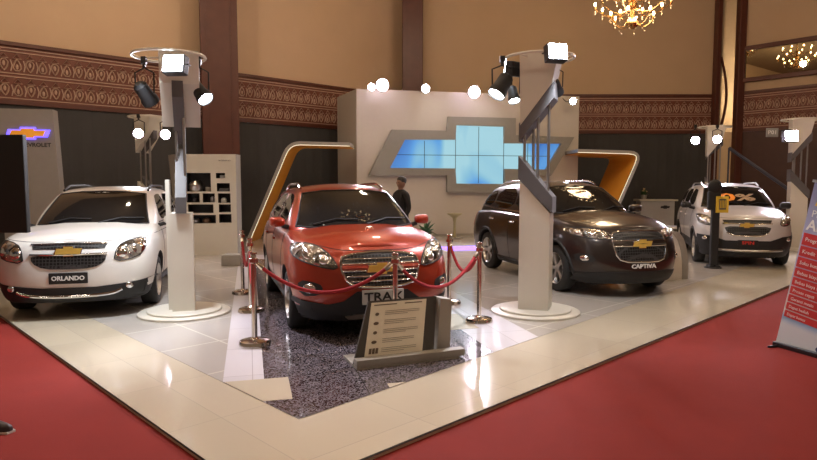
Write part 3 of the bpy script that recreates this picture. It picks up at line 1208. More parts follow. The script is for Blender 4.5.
# ================================================================== DISPLAY WALL
wA = Vector((-.0844 * 18.6, 18.6, 0))
wB = Vector((.2762 * 20.2, 20.2, 0))
wd = unitn(wB - wA)
WLn = (wB - wA).length
dwall = empty('display_wall', wA, atan2(wd.y, wd.x), 'tall off-white display wall with a grey cross-shaped frame', 'display wall')
MB().prism([(0, 0), (WLn, 0), (WLn, 1.9), (-.37, 1.93)], 0, 4.5, 'z').build('wall_panel', mat('offwhite_panel', (.52, .48, .42), .6, vary=.03), dwall)
MB().box((0, -.02, 0), (WLn, .0, .08)).build('plinth', M_greywarm, dwall)


def on_wall(px, py):
    n = Vector((-wd.y, wd.x, 0))
    o = Vector((0, 0, EYE))
    r = ray(px, py)
    k = (wA - o).dot(n) / r.dot(n)
    p = o + r * k
    return (p - wA).dot(wd), p.z


outer = [(391, 130), (446, 131), (447, 117), (514, 118.5), (514, 135.5), (572, 137.5), (549, 176), (516, 176.5), (516, 193), (446, 192), (446, 175.5), (368, 175.5)]
inner = [(404, 140), (454, 140), (455, 125.5), (502.5, 127), (502.5, 143.5), (559, 144), (544, 169.5), (503, 169), (503, 184), (455, 183.5), (454, 168.5), (389, 168)]
ow = [on_wall(*p) for p in outer]
iw = [on_wall(*p) for p in inner]
n = 12
vs = [(u, -.16, z) for u, z in ow] + [(u, -.16, z) for u, z in iw] + [(u, .0, z) for u, z in ow] + [(u, .0, z) for u, z in iw]
fs = []
for i in range(n):
    j = (i + 1) % n
    fs += [(i, j, n + j, n + i), (i, j, 2 * n + j, 2 * n + i), (n + i, n + j, 3 * n + j, 3 * n + i)]
MB().add(vs, fs).build('logo_frame', mat('logo_frame_grey', (.25, .24, .21), .5), dwall)


def screen_mat():
    m = bpy.data.materials.new('video_screen')
    m.use_nodes = True
    N, Lk = m.node_tree.nodes, m.node_tree.links
    b = N['Principled BSDF']
    b.inputs['Base Color'].default_value = (.02, .03, .04, 1)
    b.inputs['Roughness'].default_value = .2
    tc = N.new('ShaderNodeTexCoord')
    nz = N.new('ShaderNodeTexNoise')
    nz.inputs['Scale'].default_value = .55
    nz.inputs['Detail'].default_value = 1.5
    nz.inputs['Distortion'].default_value = 1.2
    mp = N.new('ShaderNodeMapping')
    mp.inputs['Location'].default_value = (3.3, 0, .2)
    mp.inputs['Scale'].default_value = (1, 1, .55)
    Lk.new(tc.outputs['Object'], mp.inputs['Vector'])
    Lk.new(mp.outputs['Vector'], nz.inputs['Vector'])
    cr = N.new('ShaderNodeValToRGB')
    E_ = cr.color_ramp.elements
    E_[0].position = .30
    E_[0].color = (.02, .07, .45, 1)
    E_[1].position = .62
    E_[1].color = (.40, .70, .80, 1)
    e = E_.new(.44)
    e.color = (.12, .38, .80, 1)
    e = E_.new(.53)
    e.color = (.27, .58, .76, 1)
    Lk.new(nz.outputs['Fac'], cr.inputs['Fac'])
    Lk.new(cr.outputs['Color'], b.inputs['Emission Color'])
    b.inputs['Emission Strength'].default_value = .9
    return m


MB().prism(iw, -.05, -.01).build('video_screen', screen_mat(), dwall)
mb = MB()
zs = [z for u, z in iw]
for zz in (on_wall(420, 155)[1],):
    mb.box((iw[11][0] + .1, -.058, zz - .008), (iw[6][0] + .2, -.045, zz + .008))
for px in (424, 455, 478, 503, 527):
    uu = on_wall(px, 155)[0]
    lo_, hi_ = (on_wall(px, 168)[1], on_wall(px, 141)[1])
    if 454 < px < 504:
        lo_, hi_ = on_wall(px, 183)[1], on_wall(px, 127)[1]
    mb.box((uu - .008, -.058, lo_), (uu + .008, -.045, hi_))
mb.build('screen_joint', M_black, dwall)

# ================================================================== PORTAL FRAMES
M_portal = mat('portal_silver', (.45, .43, .40), .35, .5)
M_porang = mat('portal_orange', (.75, .33, .03), .45)
M_warmled = mat('warm_led', (1, .9, .7), .4, emis=(1, .85, .6), es=1.2)


def portal(name, path, thick, depth, label, loc, rz):
    """path [(x,z)] from the wall out and down; a deep ribbon with an orange inner face"""
    o = empty(name, loc, rz, label, 'portal')
    P = [Vector(p) for p in path]
    nrm = []
    for i in range(len(P)):
        a = P[max(0, i - 1)]
        b = P[min(len(P) - 1, i + 1)]
        t_ = (b - a).normalized()
        nrm.append(Vector((t_.y, -t_.x)))
    cen = sum(P, Vector((0, 0))) / len(P)
    if nrm[len(P) // 2].dot(cen - P[len(P) // 2]) < 0:
        nrm = [-v for v in nrm]
    ins = [p + v * thick for p, v in zip(P, nrm)]
    ins2 = [p + v * (thick + .02) for p, v in zip(P, nrm)]
    n_ = len(P)
    mb_ = MB()
    vs_ = [(p.x, 0, p.y) for p in P] + [(p.x, 0, p.y) for p in ins] + [(p.x, depth, p.y) for p in P] + [(p.x, depth, p.y) for p in ins]
    fs_ = []
    for i in range(n_ - 1):
        fs_ += [(i, i + 1, n_ + i + 1, n_ + i), (2 * n_ + i, 2 * n_ + i + 1, 3 * n_ + i + 1, 3 * n_ + i), (i, i + 1, 2 * n_ + i + 1, 2 * n_ + i), (n_ + i, n_ + i + 1, 3 * n_ + i + 1, 3 * n_ + i)]
    fs_ += [(0, n_, 3 * n_, 2 * n_), (n_ - 1, 2 * n_ - 1, 4 * n_ - 1, 3 * n_ - 1)]
    mb_.add(vs_, fs_)
    mb_.build('outer_frame', M_portal, o)
    mb_ = MB()
    vs_ = []
    for p in ins + ins2:
        vs_ += [(p.x, .04, p.y), (p.x, depth - .04, p.y)]
    fs_ = []
    for i in range(n_ - 1):
        fs_ += [(2 * i, 2 * i + 2, 2 * i + 3, 2 * i + 1), (2 * n_ + 2 * i, 2 * n_ + 2 * i + 2, 2 * n_ + 2 * i + 3, 2 * n_ + 2 * i + 1)]
    mb_.add(vs_, fs_)
    mb_.build('inner_lining', M_porang, o)
    mb_ = MB()
    mb_.tube([(p.x, .0, p.y) for p in ins], .008, 5)
    mb_.tube([(p.x, depth, p.y) for p in ins], .008, 5)
    mb_.build('light_strip', M_warmled, o)
    return o


def rounded(path, r, k=5):
    out = [path[0]]
    for i in range(1, len(path) - 1):
        p, a, b = Vector(path[i]), Vector(path[i - 1]), Vector(path[i + 1])
        u, v = (a - p).normalized(), (b - p).normalized()
        for j in range(k + 1):
            t_ = j / k
            q = (p + u * r) * (1 - t_) ** 2 + p * 2 * t_ * (1 - t_) + (p + v * r) * t_ ** 2
            out.append(tuple(q))
    out.append(path[-1])
    return out


# left portal: measured in a plane at depth 18
def at(px, py, Y):
    p = D(px, py, Y)
    return (p.x, p.z)


pp = [at(350, 142.5, 17.2), at(288, 141, 17.2), at(246, 236, 17.2)]
pp[-1] = (pp[-1][0] - .02, 0)
portal('portal_frame', rounded(pp, .35), .10, 1.3, 'slanted silver and orange portal frame left of the display wall', (0, 17.2, 0), 0)
pp = [at(578, 149, 18.6), at(644, 151, 18.6), at(606, 236, 18.6)]
pp[-1] = (pp[-1][0], 0)
portal('portal_frame', rounded(pp, .45), .10, 2.5, 'slanted silver and orange portal frame right of the display wall', (0, 18.6, 0), 0)

# ================================================================== TECHNOLOGY PILLARS
def pillar_proto(slab=(-.205, .205), ltop=2.02, ubot=2.20, hx=0., hy=0., fin=False):
    o = empty('light_tower', (0, 0, 0), 0)
    b = MB().lathe([(.57, 0), (.57, .025), (.555, .035), (.001, .035)], 56)
    b.build('base_disc', M_white, o, True)
    MB().lathe([(.46, .035), (.46, .055), (.45, .062), (.001, .062)], 48).build('base_step', M_white, o, True)
    w = .19
    # lower column, sloping top falls along +x
    lc = MB()
    if fin:
        lc.box((-w, -.14, .06), (w, .13, 1.30)).box((-w, -.19, .06), (w * .3, -.142, 1.72))
    else:
        lc.prism([(-w, .06), (w, .06), (w, 1.30), (-w, 1.72)], -w, w)
    lc.build('lower_column', M_white, o)
    # grey sloping slab on the lower column
    sl = Matrix.Rotation(0, 4, 'Z')
    MB().prism([(-w - .02, 1.73), (w + .03, 1.30), (w + .03, 1.50), (-w - .02, ltop)], slab[0], slab[1]).build('lower_slab', M_grey, o)
    # rods
    for x, y in ((-.11, -.05), (.02, .05)) if fin else ((-.15, -.10), (.02, -.12), (.15, -.10), (-.07, .11)):
        MB().tube([(x, y, 1.45), (x, y, 2.75)], .018, 8).build('rod', M_steel, o, True)
    # upper slab and head
    MB().prism([(-w - .02, ubot), (w + .03, 2.73), (w + .03, 2.93), (-w - .02, 2.42)], slab[0], slab[1]).build('upper_slab', M_grey, o)
    MB().prism([(-w, 2.40), (w + .0, 2.90), (w + .08, 3.29), (-w - .02, 3.29)], -w - .02, w + .06).build('head', M_white, o)
    # hoop
    hp = [(hx + .43 * cos(2 * pi * k / 40), hy + .43 * sin(2 * pi * k / 40), 3.25) for k in range(40)]
    h = MB().tube(hp, .019, 6, closed=True)
    for a in (0, 2.1, 4.2):
        h.tube([(0, 0, 3.25), (hx + .43 * cos(a), hy + .43 * sin(a), 3.25)], .012, 5)
    h.build('hoop', M_white, o, True)
    return o


pil = pillar_proto()
PILLARS = [
    ((185, 313), R(-72), 'white pillar on round base between the white and red cars'),
    ((535, 312), R(-20), 'white pillar on round base in front of the dark brown car'),
]
pillars = []
for i, (gp, rz, lb) in enumerate(PILLARS):
    o = pil if i else pillar_proto((-.07, .06), 2.12, 2.19, .03, -.10, True)
    p = G(*gp)
    o.location = (p.x, p.y, .002)
    o.rotation_euler = (0, 0, rz)
    tag(o, lb, 'pillar', 'display pillars with ring tops')
    pillars.append(o)
for (px, Yd, rz, lb) in ((150, 14.8, R(-20), 'small distant white pillar behind the white car, ring top'),
                         (712, 17.4, R(-20), 'distant white pillar behind the silver car, near mirror strip'),
                         (797, 15.4, R(-20), 'white pillar at the right edge behind the roll-up banner')):
    o = copy_tree(pil) if px > 780 else pillar_proto((-.06, .06), 1.85, 2.34)
    p = D(px, 200, Yd)
    o.location = (p.x, Yd, .002)
    o.rotation_euler = (0, 0, rz)
    tag(o, lb, 'pillar', 'display pillars with ring tops')
    pillars.append(o)


# ------------------------------------------------------------------ lamps
def floodlight(loc, rz, label, tilt=R(-15), s=.27, m=M_lens, group='floodlights on the display pillars', aim=None, power=0, col=(.85, .92, 1)):
    o = empty('floodlight', loc, rz, label, 'floodlight', group)
    T = Matrix.Rotation(tilt, 4, 'X')
    MB().box((-s / 2, -.02, -s * .42), (s / 2, .10, s * .42), T, bev=.012).build('housing', M_darkmetal, o)
    MB().box((-s * .44, -.035, -s * .35), (s * .44, -.021, s * .35), T).build('lens', m, o)
    MB().tube([(-s / 2 - .01, .04, 0), (-s / 2 - .01, .12, 0.), (s / 2 + .01, .12, 0.), (s / 2 + .01, .04, 0)], .008, 5).build('bracket', M_darkmetal, o)
    return o


def parcan(loc, direction, label, m=M_lensw, s=1., hang=.22, group='black stage lamps'):
    o = empty('stage_lamp', loc, 0, label, 'stage lamp', group)
    d = unitn(direction)
    q = d.to_track_quat('Z', 'Y').to_matrix().to_4x4()
    MB().lathe([(.05 * s, -.16 * s), (.09 * s, -.12 * s), (.10 * s, .06 * s), (.115 * s, .09 * s), (.115 * s, .16 * s), (.105 * s, .16 * s), (.10 * s, .12 * s)], 20, q).build('lamp_can', M_black, o, True)
    MB().lathe([(.001, .135 * s), (.1 * s, .135 * s), (.1 * s, .128 * s), (.001, .128 * s)], 20, q).build('lens', m, o, True)
    MB().tube([(-.12 * s, 0, 0), (-.125 * s, 0, hang * .6), (0, 0, hang * .75), (.125 * s, 0, hang * .6), (.12 * s, 0, 0)], .011 * s, 5).build('yoke', M_black, o)
    MB().tube([(0, 0, hang * .75), (0, 0, hang + .02)], .02 * s, 6).box((-.03 * s, -.03 * s, hang * .85), (.03 * s, .03 * s, hang + .03)).build('clamp', M_darkmetal, o)
    return o


def lightspot(name, loc, target, power, col, angle, blend=.6, size=.08):
    l = bpy.data.lights.new(name, 'SPOT')
    l.energy = power
    l.color = col
    l.spot_size = R(angle)
    l.spot_blend = blend
    l.shadow_soft_size = size
    o = bpy.data.objects.new(name, l)
    o.location = loc
    o.rotation_euler = (Vector(target) - Vector(loc)).to_track_quat('-Z', 'Y').to_euler()
    COL.objects.link(o)
    return o


p0, p1, p2, p3, p4 = [Vector(o.location) for o in pillars]
toc = lambda p: -atan2(p.x, p.y) * .0
# floods on the heads, facing the hall
q = D(174, 64, p0.y - .54)
floodlight((q.x, q.y, q.z), R(-8), 'bright square floodlight on top of the left pillar', R(-12))
q = D(557, 52, p1.y - .54)
floodlight((q.x, q.y, q.z), R(12), 'bright square floodlight on top of the right pillar', R(-12), .25)
q = D(512, 69, p1.y + .1)
floodlight((q.x, q.y, q.z), R(215), 'dark floodlight facing away on the right pillar', R(-10), .22, group='floodlights on the display pillars')
# hanging stage lamps
q = D(145, 93, p0.y)
parcan((q.x, q.y, q.z), (.25, .7, -.7), 'black stage lamp under the left pillar ring, facing away', mat('unlit_lens', (.1, .1, .12), .1), .95, 3.25 - q.z - .02)
q = D(200, 92, p0.y)
parcan((q.x, q.y, q.z), (.62, -.35, -.68), 'lit black stage lamp on the right of the left pillar ring', M_lens, .9, 3.25 - q.z - .02)
q = D(502, 85, p1.y - .1)
parcan((q.x, q.y, q.z), (-.5, -.30, -.8), 'large lit black stage lamp left of the right pillar', M_lens, 1.0, 3.25 - q.z - .02)
q = D(513, 94, p1.y + .25)
parcan((q.x, q.y, q.z), (.1, -.35, -.8), 'small lit stage lamp close behind the large one on the right pillar', M_lens, .7, 3.25 - q.z - .02)
q = D(556, 87, p1.y + .1)
parcan((q.x, q.y, q.z), (.4, .7, -.6), 'unlit dark stage lamp on the right side of the right pillar', mat('unlit_lens'), .7, 3.25 - q.z - .02)
for px, py, P_, lb in ((139, 133, p2, 'round lit lamp left of the small distant pillar behind the white car'), (166, 134, p2, 'violet-white lit lamp right of the small distant pillar'),
                       (695, 140, p3, 'lit lamp left of the distant pillar behind the silver car'), (717, 139, p3, 'lit lamp on the front of the distant pillar behind the silver car')):
    q = D(px, py, P_.y - .45)
    parcan((q.x, q.y, q.z), (-q.x * .05, -1, -.15), lb, M_lensw, 1.05, 3.25 - q.z)
q = D(791, 136, p4.y - .50)
floodlight((q.x, q.y, q.z), 0, 'lit violet-white floodlight on the pillar at the right edge', R(-10), .34, M_lensw)
# arm lamps along the top of the display wall
for i, (px, py, s_, lb) in enumerate(((371, 87, 1.0, 'leftmost arm lamp above the display wall'), (382, 85, 1.7, 'large bright arm lamp beside the leftmost one above the display wall'), (425, 88.5, 1.15, 'middle arm lamp above the display wall'),
                                  (473.5, 92, 1.7, 'violet arm lamp above the screen on the display wall'), (572, 101, 1.0, 'last arm lamp at the right end of the display wall'))):
    u_, z_ = on_wall(px, py)
    w_ = wA + wd * u_
    # lamp stands off the wall towards the hall
    nrm_ = Vector((wd.y, -wd.x, 0))
    c_ = w_ + nrm_ * .7
    kk = D(px, py, c_.y)
    o = empty('arm_lamp', (kk.x, kk.y, kk.z), atan2(wd.y, wd.x), lb, 'arm lamp', 'arm lamps on the display wall top')
    MB().lathe([(.05 * s_, -.02), (.11 * s_, .0), (.12 * s_, .06), (.115 * s_, .07), (.001, .07)], 20, Matrix.Rotation(R(100), 4, 'X')).build('lamp_head', M_darkmetal, o, True)
    MB().ball((0, -.07, -.01), .105 * s_, 10, sq=(1, .6, 1)).build('bulb', M_lensw if i in (0, 1, 3) else M_lens, o, True)
    MB().tube([(0, .03, 0), (0, .4, .03), (0, .74, 4.5 - kk.z - .02), (0, .80, 4.5 - kk.z + .02)], .014, 6).build('arm', M_darkmetal, o, True)

# ================================================================== SHELF DISPLAY
sp = G(208.5, 255)
sh = empty('shelf_display', (sp.x, sp.y, .002), R(3), 'tall white shelf display with dark niches of accessories, behind the left pillar', 'shelf unit')
sw = (238 - 180) / 610 * sp.y
sx0 = -sw / 2
sH = 1.68 + (183 - 154.5) / 610 * sp.y


def sxz(px, py):
    x = (px - 180) / (238 - 180) * sw - sw / 2
    z = 1.68 + (183 - py) / 610 * sp.y
    return x, z


niches = []
for (a, b, c, d) in ((95, 118, 220, 212), (247, 118, 292, 145), (250, 170, 315, 212), (98, 222, 162, 268), (178, 222, 238, 268), (255, 222, 317, 270), (103, 278, 230, 322), (258, 278, 318, 318), (106, 332, 241, 375), (258, 328, 320, 372)):
    x0, z1 = sxz(170 + a / 5.11, 150 + b / 5.11)
    x1, z0 = sxz(170 + c / 5.11, 150 + d / 5.11)
    niches.append((x0, x1, z0, z1))
fx = sorted({sx0, sw / 2} | {v for nn in niches for v in nn[:2]})
fz = sorted({0, sH} | {v for nn in niches for v in nn[2:]})
mb = MB()
for a, b in zip(fx, fx[1:]):
    for c, d in zip(fz, fz[1:]):
        mx_, mz_ = (a + b) / 2, (c + d) / 2
        if any(n0 < mx_ < n1 and n2 < mz_ < n3 for n0, n1, n2, n3 in niches):
            continue
        mb.add([(a, 0, c), (b, 0, c), (b, 0, d), (a, 0, d)], [(0, 1, 2, 3)])
mb.build('front_panel', M_white, sh)
mb = MB()
mb.add([(sx0, 0, 0), (sx0 + .0, .5, 0), (sx0 - .35, .5, sH), (sx0 - .0, 0, sH), (sw / 2, 0, 0), (sw / 2, .5, 0), (sw / 2, .5, sH), (sw / 2, 0, sH)],
       [(0, 1, 2, 3), (4, 7, 6, 5), (3, 2, 6, 7), (1, 5, 6, 2)])
mb.build('side_casing', M_greywarm, sh, fix=False)
M_nich = mat('niche_dark_lining', (.025, .022, .022), .6)
for x0, x1, z0, z1 in niches:
    mb = MB()
    e = .004
    mb.add([(x0, 0, z0), (x1, 0, z0), (x1, 0, z1), (x0, 0, z1), (x0, .3, z0), (x1, .3, z0), (x1, .3, z1), (x0, .3, z1)],
           [(4, 5, 6, 7), (0, 1, 5, 4), (2, 3, 7, 6), (1, 2, 6, 5), (3, 0, 4, 7)])
    mb.build('niche', M_nich, sh)
text('accessories', .06, M_grey, sh, (.42, -.004, sH - .14), ext=.002)
Msh = Matrix.Translation(sh.location) @ Matrix.Rotation(R(3), 4, 'Z')


def in_niche(i, fx_, r, h, kind, m, label, group):
    x0, x1, z0, z1 = niches[i]
    p = Msh @ Vector((lerp(x0, x1, fx_), .13, z0 + .002))
    mb_ = MB()
    if kind == 'helmet':
        mb_.lathe([(r * .8, 0), (r, h * .25), (r * .97, h * .6), (r * .6, h * .9), (.001, h)], 16)
    elif kind == 'can':
        mb_.lathe([(r * .9, 0), (r, .01), (r, h * .8), (r * .5, h * .88), (r * .5, h), (.001, h)], 14)
    else:
        mb_.box((-r, -r * .6, 0), (r, r * .6, h), bev=.01)
    ob = mb_.build({'helmet': 'chrome_cap', 'can': 'small_jar', 'box': 'accessory_box'}[kind], m, None, True)
    ob.location = p
    tag(ob, label, {'helmet': 'cap', 'can': 'jar', 'box': 'box'}[kind], group)


in_niche(0, .33, .17, .26, 'helmet', M_steel, 'round metal cap in the largest top niche of the shelf display', None)
in_niche(0, .84, .06, .10, 'box', M_greywarm, 'small grey box in the largest top niche of the shelf display', None)
in_niche(1, .6, .06, .07, 'box', M_plate, 'small pale box in the small top right niche', None)
in_niche(2, .5, .11, .07, 'box', M_grey, 'flat grey box in the right niche under the small one', None)
in_niche(3, .5, .08, .12, 'can', M_darkmetal, 'dark jar in the left niche of the middle row', None)
in_niche(4, .7, .05, .14, 'can', M_steel, 'steel jar in the centre niche of the middle row', None)
in_niche(5, .35, .07, .12, 'helmet', M_plate, 'pale round cap in the right niche of the middle row', None)
in_niche(8, .2, .09, .12, 'helmet', M_steel, 'left metal cap in the lowest wide niche', None)
in_niche(8, .6, .10, .13, 'helmet', mat('bronze_part', (.25, .16, .11), .35, .8), 'bronze cap in the lowest wide niche', None)

# ================================================================== TOTEM and black cabinet at the left
tp = D(30, 200, 12.9)
tt = empty('brand_totem', (tp.x, tp.y, 0), R(12), 'tall grey totem with gold emblem in a blue glow, far left', 'sign')
tw = 50 / 610 * 12.9
tH = 1.68 + (183 - 110) / 610 * 12.9
MB().prism([(-tw / 2 + .02, 0), (tw / 2 + .12, 0), (tw / 2 - .02, tH), (-tw / 2, tH)], 0, .3).build('totem_body', mat('totem_grey', (.34, .33, .31), .5), tt)
ez = 1.68 + (183 - 134) / 610 * 12.9
MB().prism([(.03 + u * .43, ez + w_ * .36) for u, w_ in BOWTIE], -.03, -.02).build('glow_plate', mat('blue_glow', (.1, .1, .8), .4, emis=(.16, .10, 1.), es=2.2), tt)
MB().prism([(.03 + u * .34, ez + w_ * .26) for u, w_ in BOWTIE], -.07, -.035).build('emblem', mat('lit_gold', (.85, .40, .05), .4, emis=(1, .35, .03), es=.35), tt)
text('CHEVROLET', .115, M_ink, tt, (.12, -.006, ez - .24), sx=1.05, bold=.002)
bc = empty('display_screen', (-4.95, 6.6, -.03), R(0), 'plain black flat screen on a stand at the far left edge, before the white car', 'screen')
rx = (26 - 408.5) / 610 * 6.6 + 4.95
MB().box((rx - 1.7, 0, 1.71 - (233 - 183) / 610 * 6.6), (rx, .07, 1.71 + (183 - 135) / 610 * 6.6), bev=.01).build('panel', mat('screen_black', (.008, .008, .008), .5), bc)
MB().lathe([(.30, 0), (.30, .02), (.05, .05), (.035, .06), (.035, 1.9), (.001, 1.9)], 24, Matrix.Translation((-.05, .12, 0))).build('stand_pole', M_darkmetal, bc, True)

# ================================================================== STANCHIONS AND ROPES
M_brass = mat('warm_chrome', (.72, .66, .60), .15, 1.)


def stanchion_proto():
    o = empty('stanchion')
    MB().lathe([(.165, 0), (.165, .02), (.155, .045), (.12, .055), (.05, .062), (.03, .08)], 36).build('base', M_brass, o, True)
    MB().lathe([(.027, .06), (.027, .86)], 20).build('post', M_brass, o, True)
    MB().lathe([(.03, .85), (.045, .86), (.045, .90), (.03, .91), (.028, .935), (.038, .945), (.038, .96), (.001, .968)], 20).build('cap', M_brass, o, True)
    return o


st0 = stanchion_proto()
SPOTS = [((255, 345), 'chrome stanchion nearest the camera at the left of the red car'),
         ((251, 312), 'second chrome stanchion from the camera on the left of the red car'),
         ((243, 294), 'farthest chrome stanchion on the left of the red car'),
         ((395, 349), 'chrome stanchion in front of the red car behind the info board'),
         ((479, 322), 'chrome stanchion at the right front of the red car'),
         ((449, 304), 'chrome stanchion at the red car front wheel, right side')]
stp = []
for i, (gp, lb) in enumerate(SPOTS):
    o = st0 if i == 0 else copy_tree(st0)
    p = G(*gp)
    if i == 3:
        p = Vector((-.137, 6.18, 0))
    o.location = (p.x, p.y, .006)
    o.rotation_euler = (0, 0, i)
    tag(o, lb, 'stanchion', 'chrome stanchions around the red car')
    stp.append(Vector((p.x, p.y, .006)))
M_rope = mat('red_velvet_rope', (.34, .012, .018), .8, vary=.15, scale=40., bump=.3, bscale=150)


def rope(a, b, sag, label, group='red velvet ropes'):
    o = empty('barrier_rope', a + Vector((0, 0, .88)), 0, label, 'rope', group)
    d = b - a
    pts = []
    for k in range(21):
        t_ = k / 20
        pts.append((d.x * t_, d.y * t_, d.z * t_ - sag * 4 * t_ * (1 - t_)))
    h = Vector((d.x, d.y, 0)).normalized()
    MB().tube(pts[1:-1], .02, 8).build('rope', M_rope, o, True)
    for P_, Q_ in ((pts[0], pts[1]), (pts[-1], pts[-2])):
        P_, Q_ = Vector(P_), Vector(Q_)
        MB().tube([P_ + (Q_ - P_) * .35, Q_, Q_ + (Q_ - P_) * .35], [.016, .026, .026], 8).build('hook', M_brass, o, True)
    return o


rope(stp[0], stp[3], .33, 'red rope sagging across the red car bumper to the centre stanchion')
rope(stp[3], stp[4], .36, 'red rope from the centre stanchion to the right front stanchion')
rope(stp[4], stp[5], .34, 'short red rope between the two stanchions at the right of the red car')
rope(stp[0], stp[1], .36, 'red rope between the two nearest stanchions at the left')
rope(stp[1], stp[2], .36, 'red rope between the two farther stanchions at the left')

# ================================================================== INFO BOARD
bA, bB = G(357, 371), G(465, 358)
bd_ = unitn(bB - bA)
blen = (bB - bA).length
ib = empty('information_board', (bA.x, bA.y, .006), atan2(bd_.y, bd_.x), 'low slanted dark board with specification sheet in front of the red car', 'information board')
MB().box((0, 0, .02), (blen, .10, .085), bev=.006).build('front_bar', M_greywarm, ib)
MB().box((.0, .0, 0), (blen - .06, .45, .02)).build('base_plate', M_greywarm, ib)
Tl = Matrix.Translation((0, .10, .03)) @ Matrix.Rotation(R(-17), 4, 'X')
MB().prism([(.0, 0), (.80, 0), (.90, .56), (.20, .56)], 0, .035, 'y', Tl).build('slab', mat('board_dark_grey', (.06, .055, .05), .5), ib)
MB().prism([(.86, .02), (1.0, .02), (1.02, .54), (.90, .56)], .16, .32).build('side_upright', M_greywarm, ib)
sht = MB().prism([(.10, .03), (.68, .03), (.79, .54), (.225, .54)], -.006, -.001, 'y', Tl).build('sheet', mat('cream_paper', (.82, .78, .64), .6, vary=.02), ib)
Tl = Tl @ Matrix(((1, 0, .23, .0), (0, 1, 0, 0), (0, 0, 1, 0), (0, 0, 0, 1)))
mb = MB()
for r_ in range(5):
    z_ = .44 - r_ * .085
    if r_ < 4:
        mb.lathe([(.001, 0), (.022, 0), (.022, .003), (.001, .003)], 10, Tl @ Matrix.Translation((.17, -.007, z_ - .01)) @ Matrix.Rotation(pi / 2, 4, 'X') @ Matrix.Diagonal((1.2 if r_ % 2 else .9, .7, 1, 1)))
    else:
        for k_ in range(3):
            mb.box((.13 + k_ * .032, -.009, z_ - .03), (.156 + k_ * .032, -.006, z_ + .02), Tl)
    for l_ in range(3):
        x1_ = .60 - (.12 if l_ == 2 else 0) - .03 * (r_ % 2)
        mb.box((.25, -.0085, z_ + .012 - l_ * .016), (x1_, -.0065, z_ + .0155 - l_ * .016), Tl)
for x0_, x1_, z_ in ((.13, .36, .515), (.44, .62, .515)):
    mb.box((x0_, -.0085, z_ - .005), (x1_, -.0065, z_ + .005), Tl)
mb.build('print', mat('brown_print', (.12, .09, .06), .6), sht)

# ================================================================== RIGHT: curved stand, sign stand, banner, sign, rail
q = G(688, 279)
cs = empty('curved_display_stand', (q.x, q.y, .002), R(25), 'curved white and grey stand on the floor right of the dark brown car', 'display stand')
cvp = [(-.46 + .46 * (k / 12) ** 1.8, .86 * (1 - (k / 12) ** 2.6)) for k in range(13)]
cv = [(.0 + .0 - .36 + .36 * sin(k / 12 * pi / 2) + .0, .85 * cos(k / 12 * pi / 2) ** .75) for k in range(13)]
inn = [(x - .14, z * .97) for x, z in cv]
mb = MB()
mb.prism(cv + inn[::-1], 0, .05)
mb.build('grey_leg', M_greywarm, cs, True)
mb = MB()
mb.prism([(x - .14, z * .97) for x, z in cv] + [(-.62, 0), (-.66, .8)], .01, .45)
mb.build('white_body', M_white, cs, True)
q = G(713, 268)
M_yel = mat('yellow_card', (.70, .48, .04), .5)
sg = empty('sign_stand', (q.x, q.y, .002), R(-5), 'black post with round head and yellow framed card, before silver car', 'sign stand')
MB().lathe([(.16, 0), (.16, .02), (.14, .03), (.001, .03)], 24).box((-.10, -.09, 0), (-.01, .12, .06), bev=.02).box((.02, -.09, 0), (.11, .12, .06), bev=.02).build('foot', M_black, sg)
MB().box((-.07, -.05, .03), (.075, .05, 1.25), bev=.02).build('post', M_black, sg)
MB().ball((-.02, 0, 1.60), .13, 12, sq=(1.05, .6, 1.15)).box((-.15, -.05, 1.15), (.09, .05, 1.52), bev=.03).build('head', M_black, sg, True)
fr_ = MB().box((-.02, -.10, 1.10), (.21, -.06, 1.42), bev=.004).build('card', M_yel, sg)
MB().box((.03, -.108, 1.16), (.16, -.101, 1.37)).build('card_window', mat('grey_card_print', (.10, .10, .09), .5), fr_)
mb = MB()
for k_ in range(4):
    mb.box((.045 + k_ * .028, -.112, 1.19), (.06 + k_ * .028, -.109, 1.34))
mb.build('card_print', M_yel, fr_)

# roll-up banner
bt, bb0, bb1 = D(812, 178, 5.6), G(775, 343), G(822, 356)
bn = empty('roll_up_banner', (bb0.x, bb0.y, -.03), atan2((bb1 - bb0).y, (bb1 - bb0).x) + R(0), 'lavender and red roll-up banner leaning at the right edge on the carpet', 'banner')
# local frame: x along the foot, y away from the hall; it leans to the right and back
bw = 1.0
bh = 1.72


def banner_mat():
    m = mat('banner_print', (.5, .5, .6), .5)
    N, Lk, b = parts_of(m)
    tc = N.new('ShaderNodeTexCoord')
    sp_ = N.new('ShaderNodeSeparateXYZ')
    Lk.new(tc.outputs['Object'], sp_.inputs['Vector'])
    mr = N.new('ShaderNodeMapRange')
    mr.inputs['From Min'].default_value = 0
    mr.inputs['From Max'].default_value = bh
    Lk.new(sp_.outputs['Z'], mr.inputs['Value'])
    cr = N.new('ShaderNodeValToRGB')
    cr.color_ramp.interpolation = 'EASE'
    E_ = cr.color_ramp.elements
    E_[0].position = 0
    E_[0].color = (.62, .68, .70, 1)
    E_[1].position = 1
    E_[1].color = (.26, .28, .50, 1)
    for p_, c_ in ((.13, (.62, .68, .72, 1)), (.18, (.25, .42, .62, 1)), (.22, (.62, .60, .58, 1)), (.55, (.42, .44, .62, 1))):
        e_ = E_.new(p_)
        e_.color = c_
    Lk.new(mr.outputs['Result'], cr.inputs['Fac'])
    Lk.new(cr.outputs['Color'], b.inputs['Base Color'])
    return m


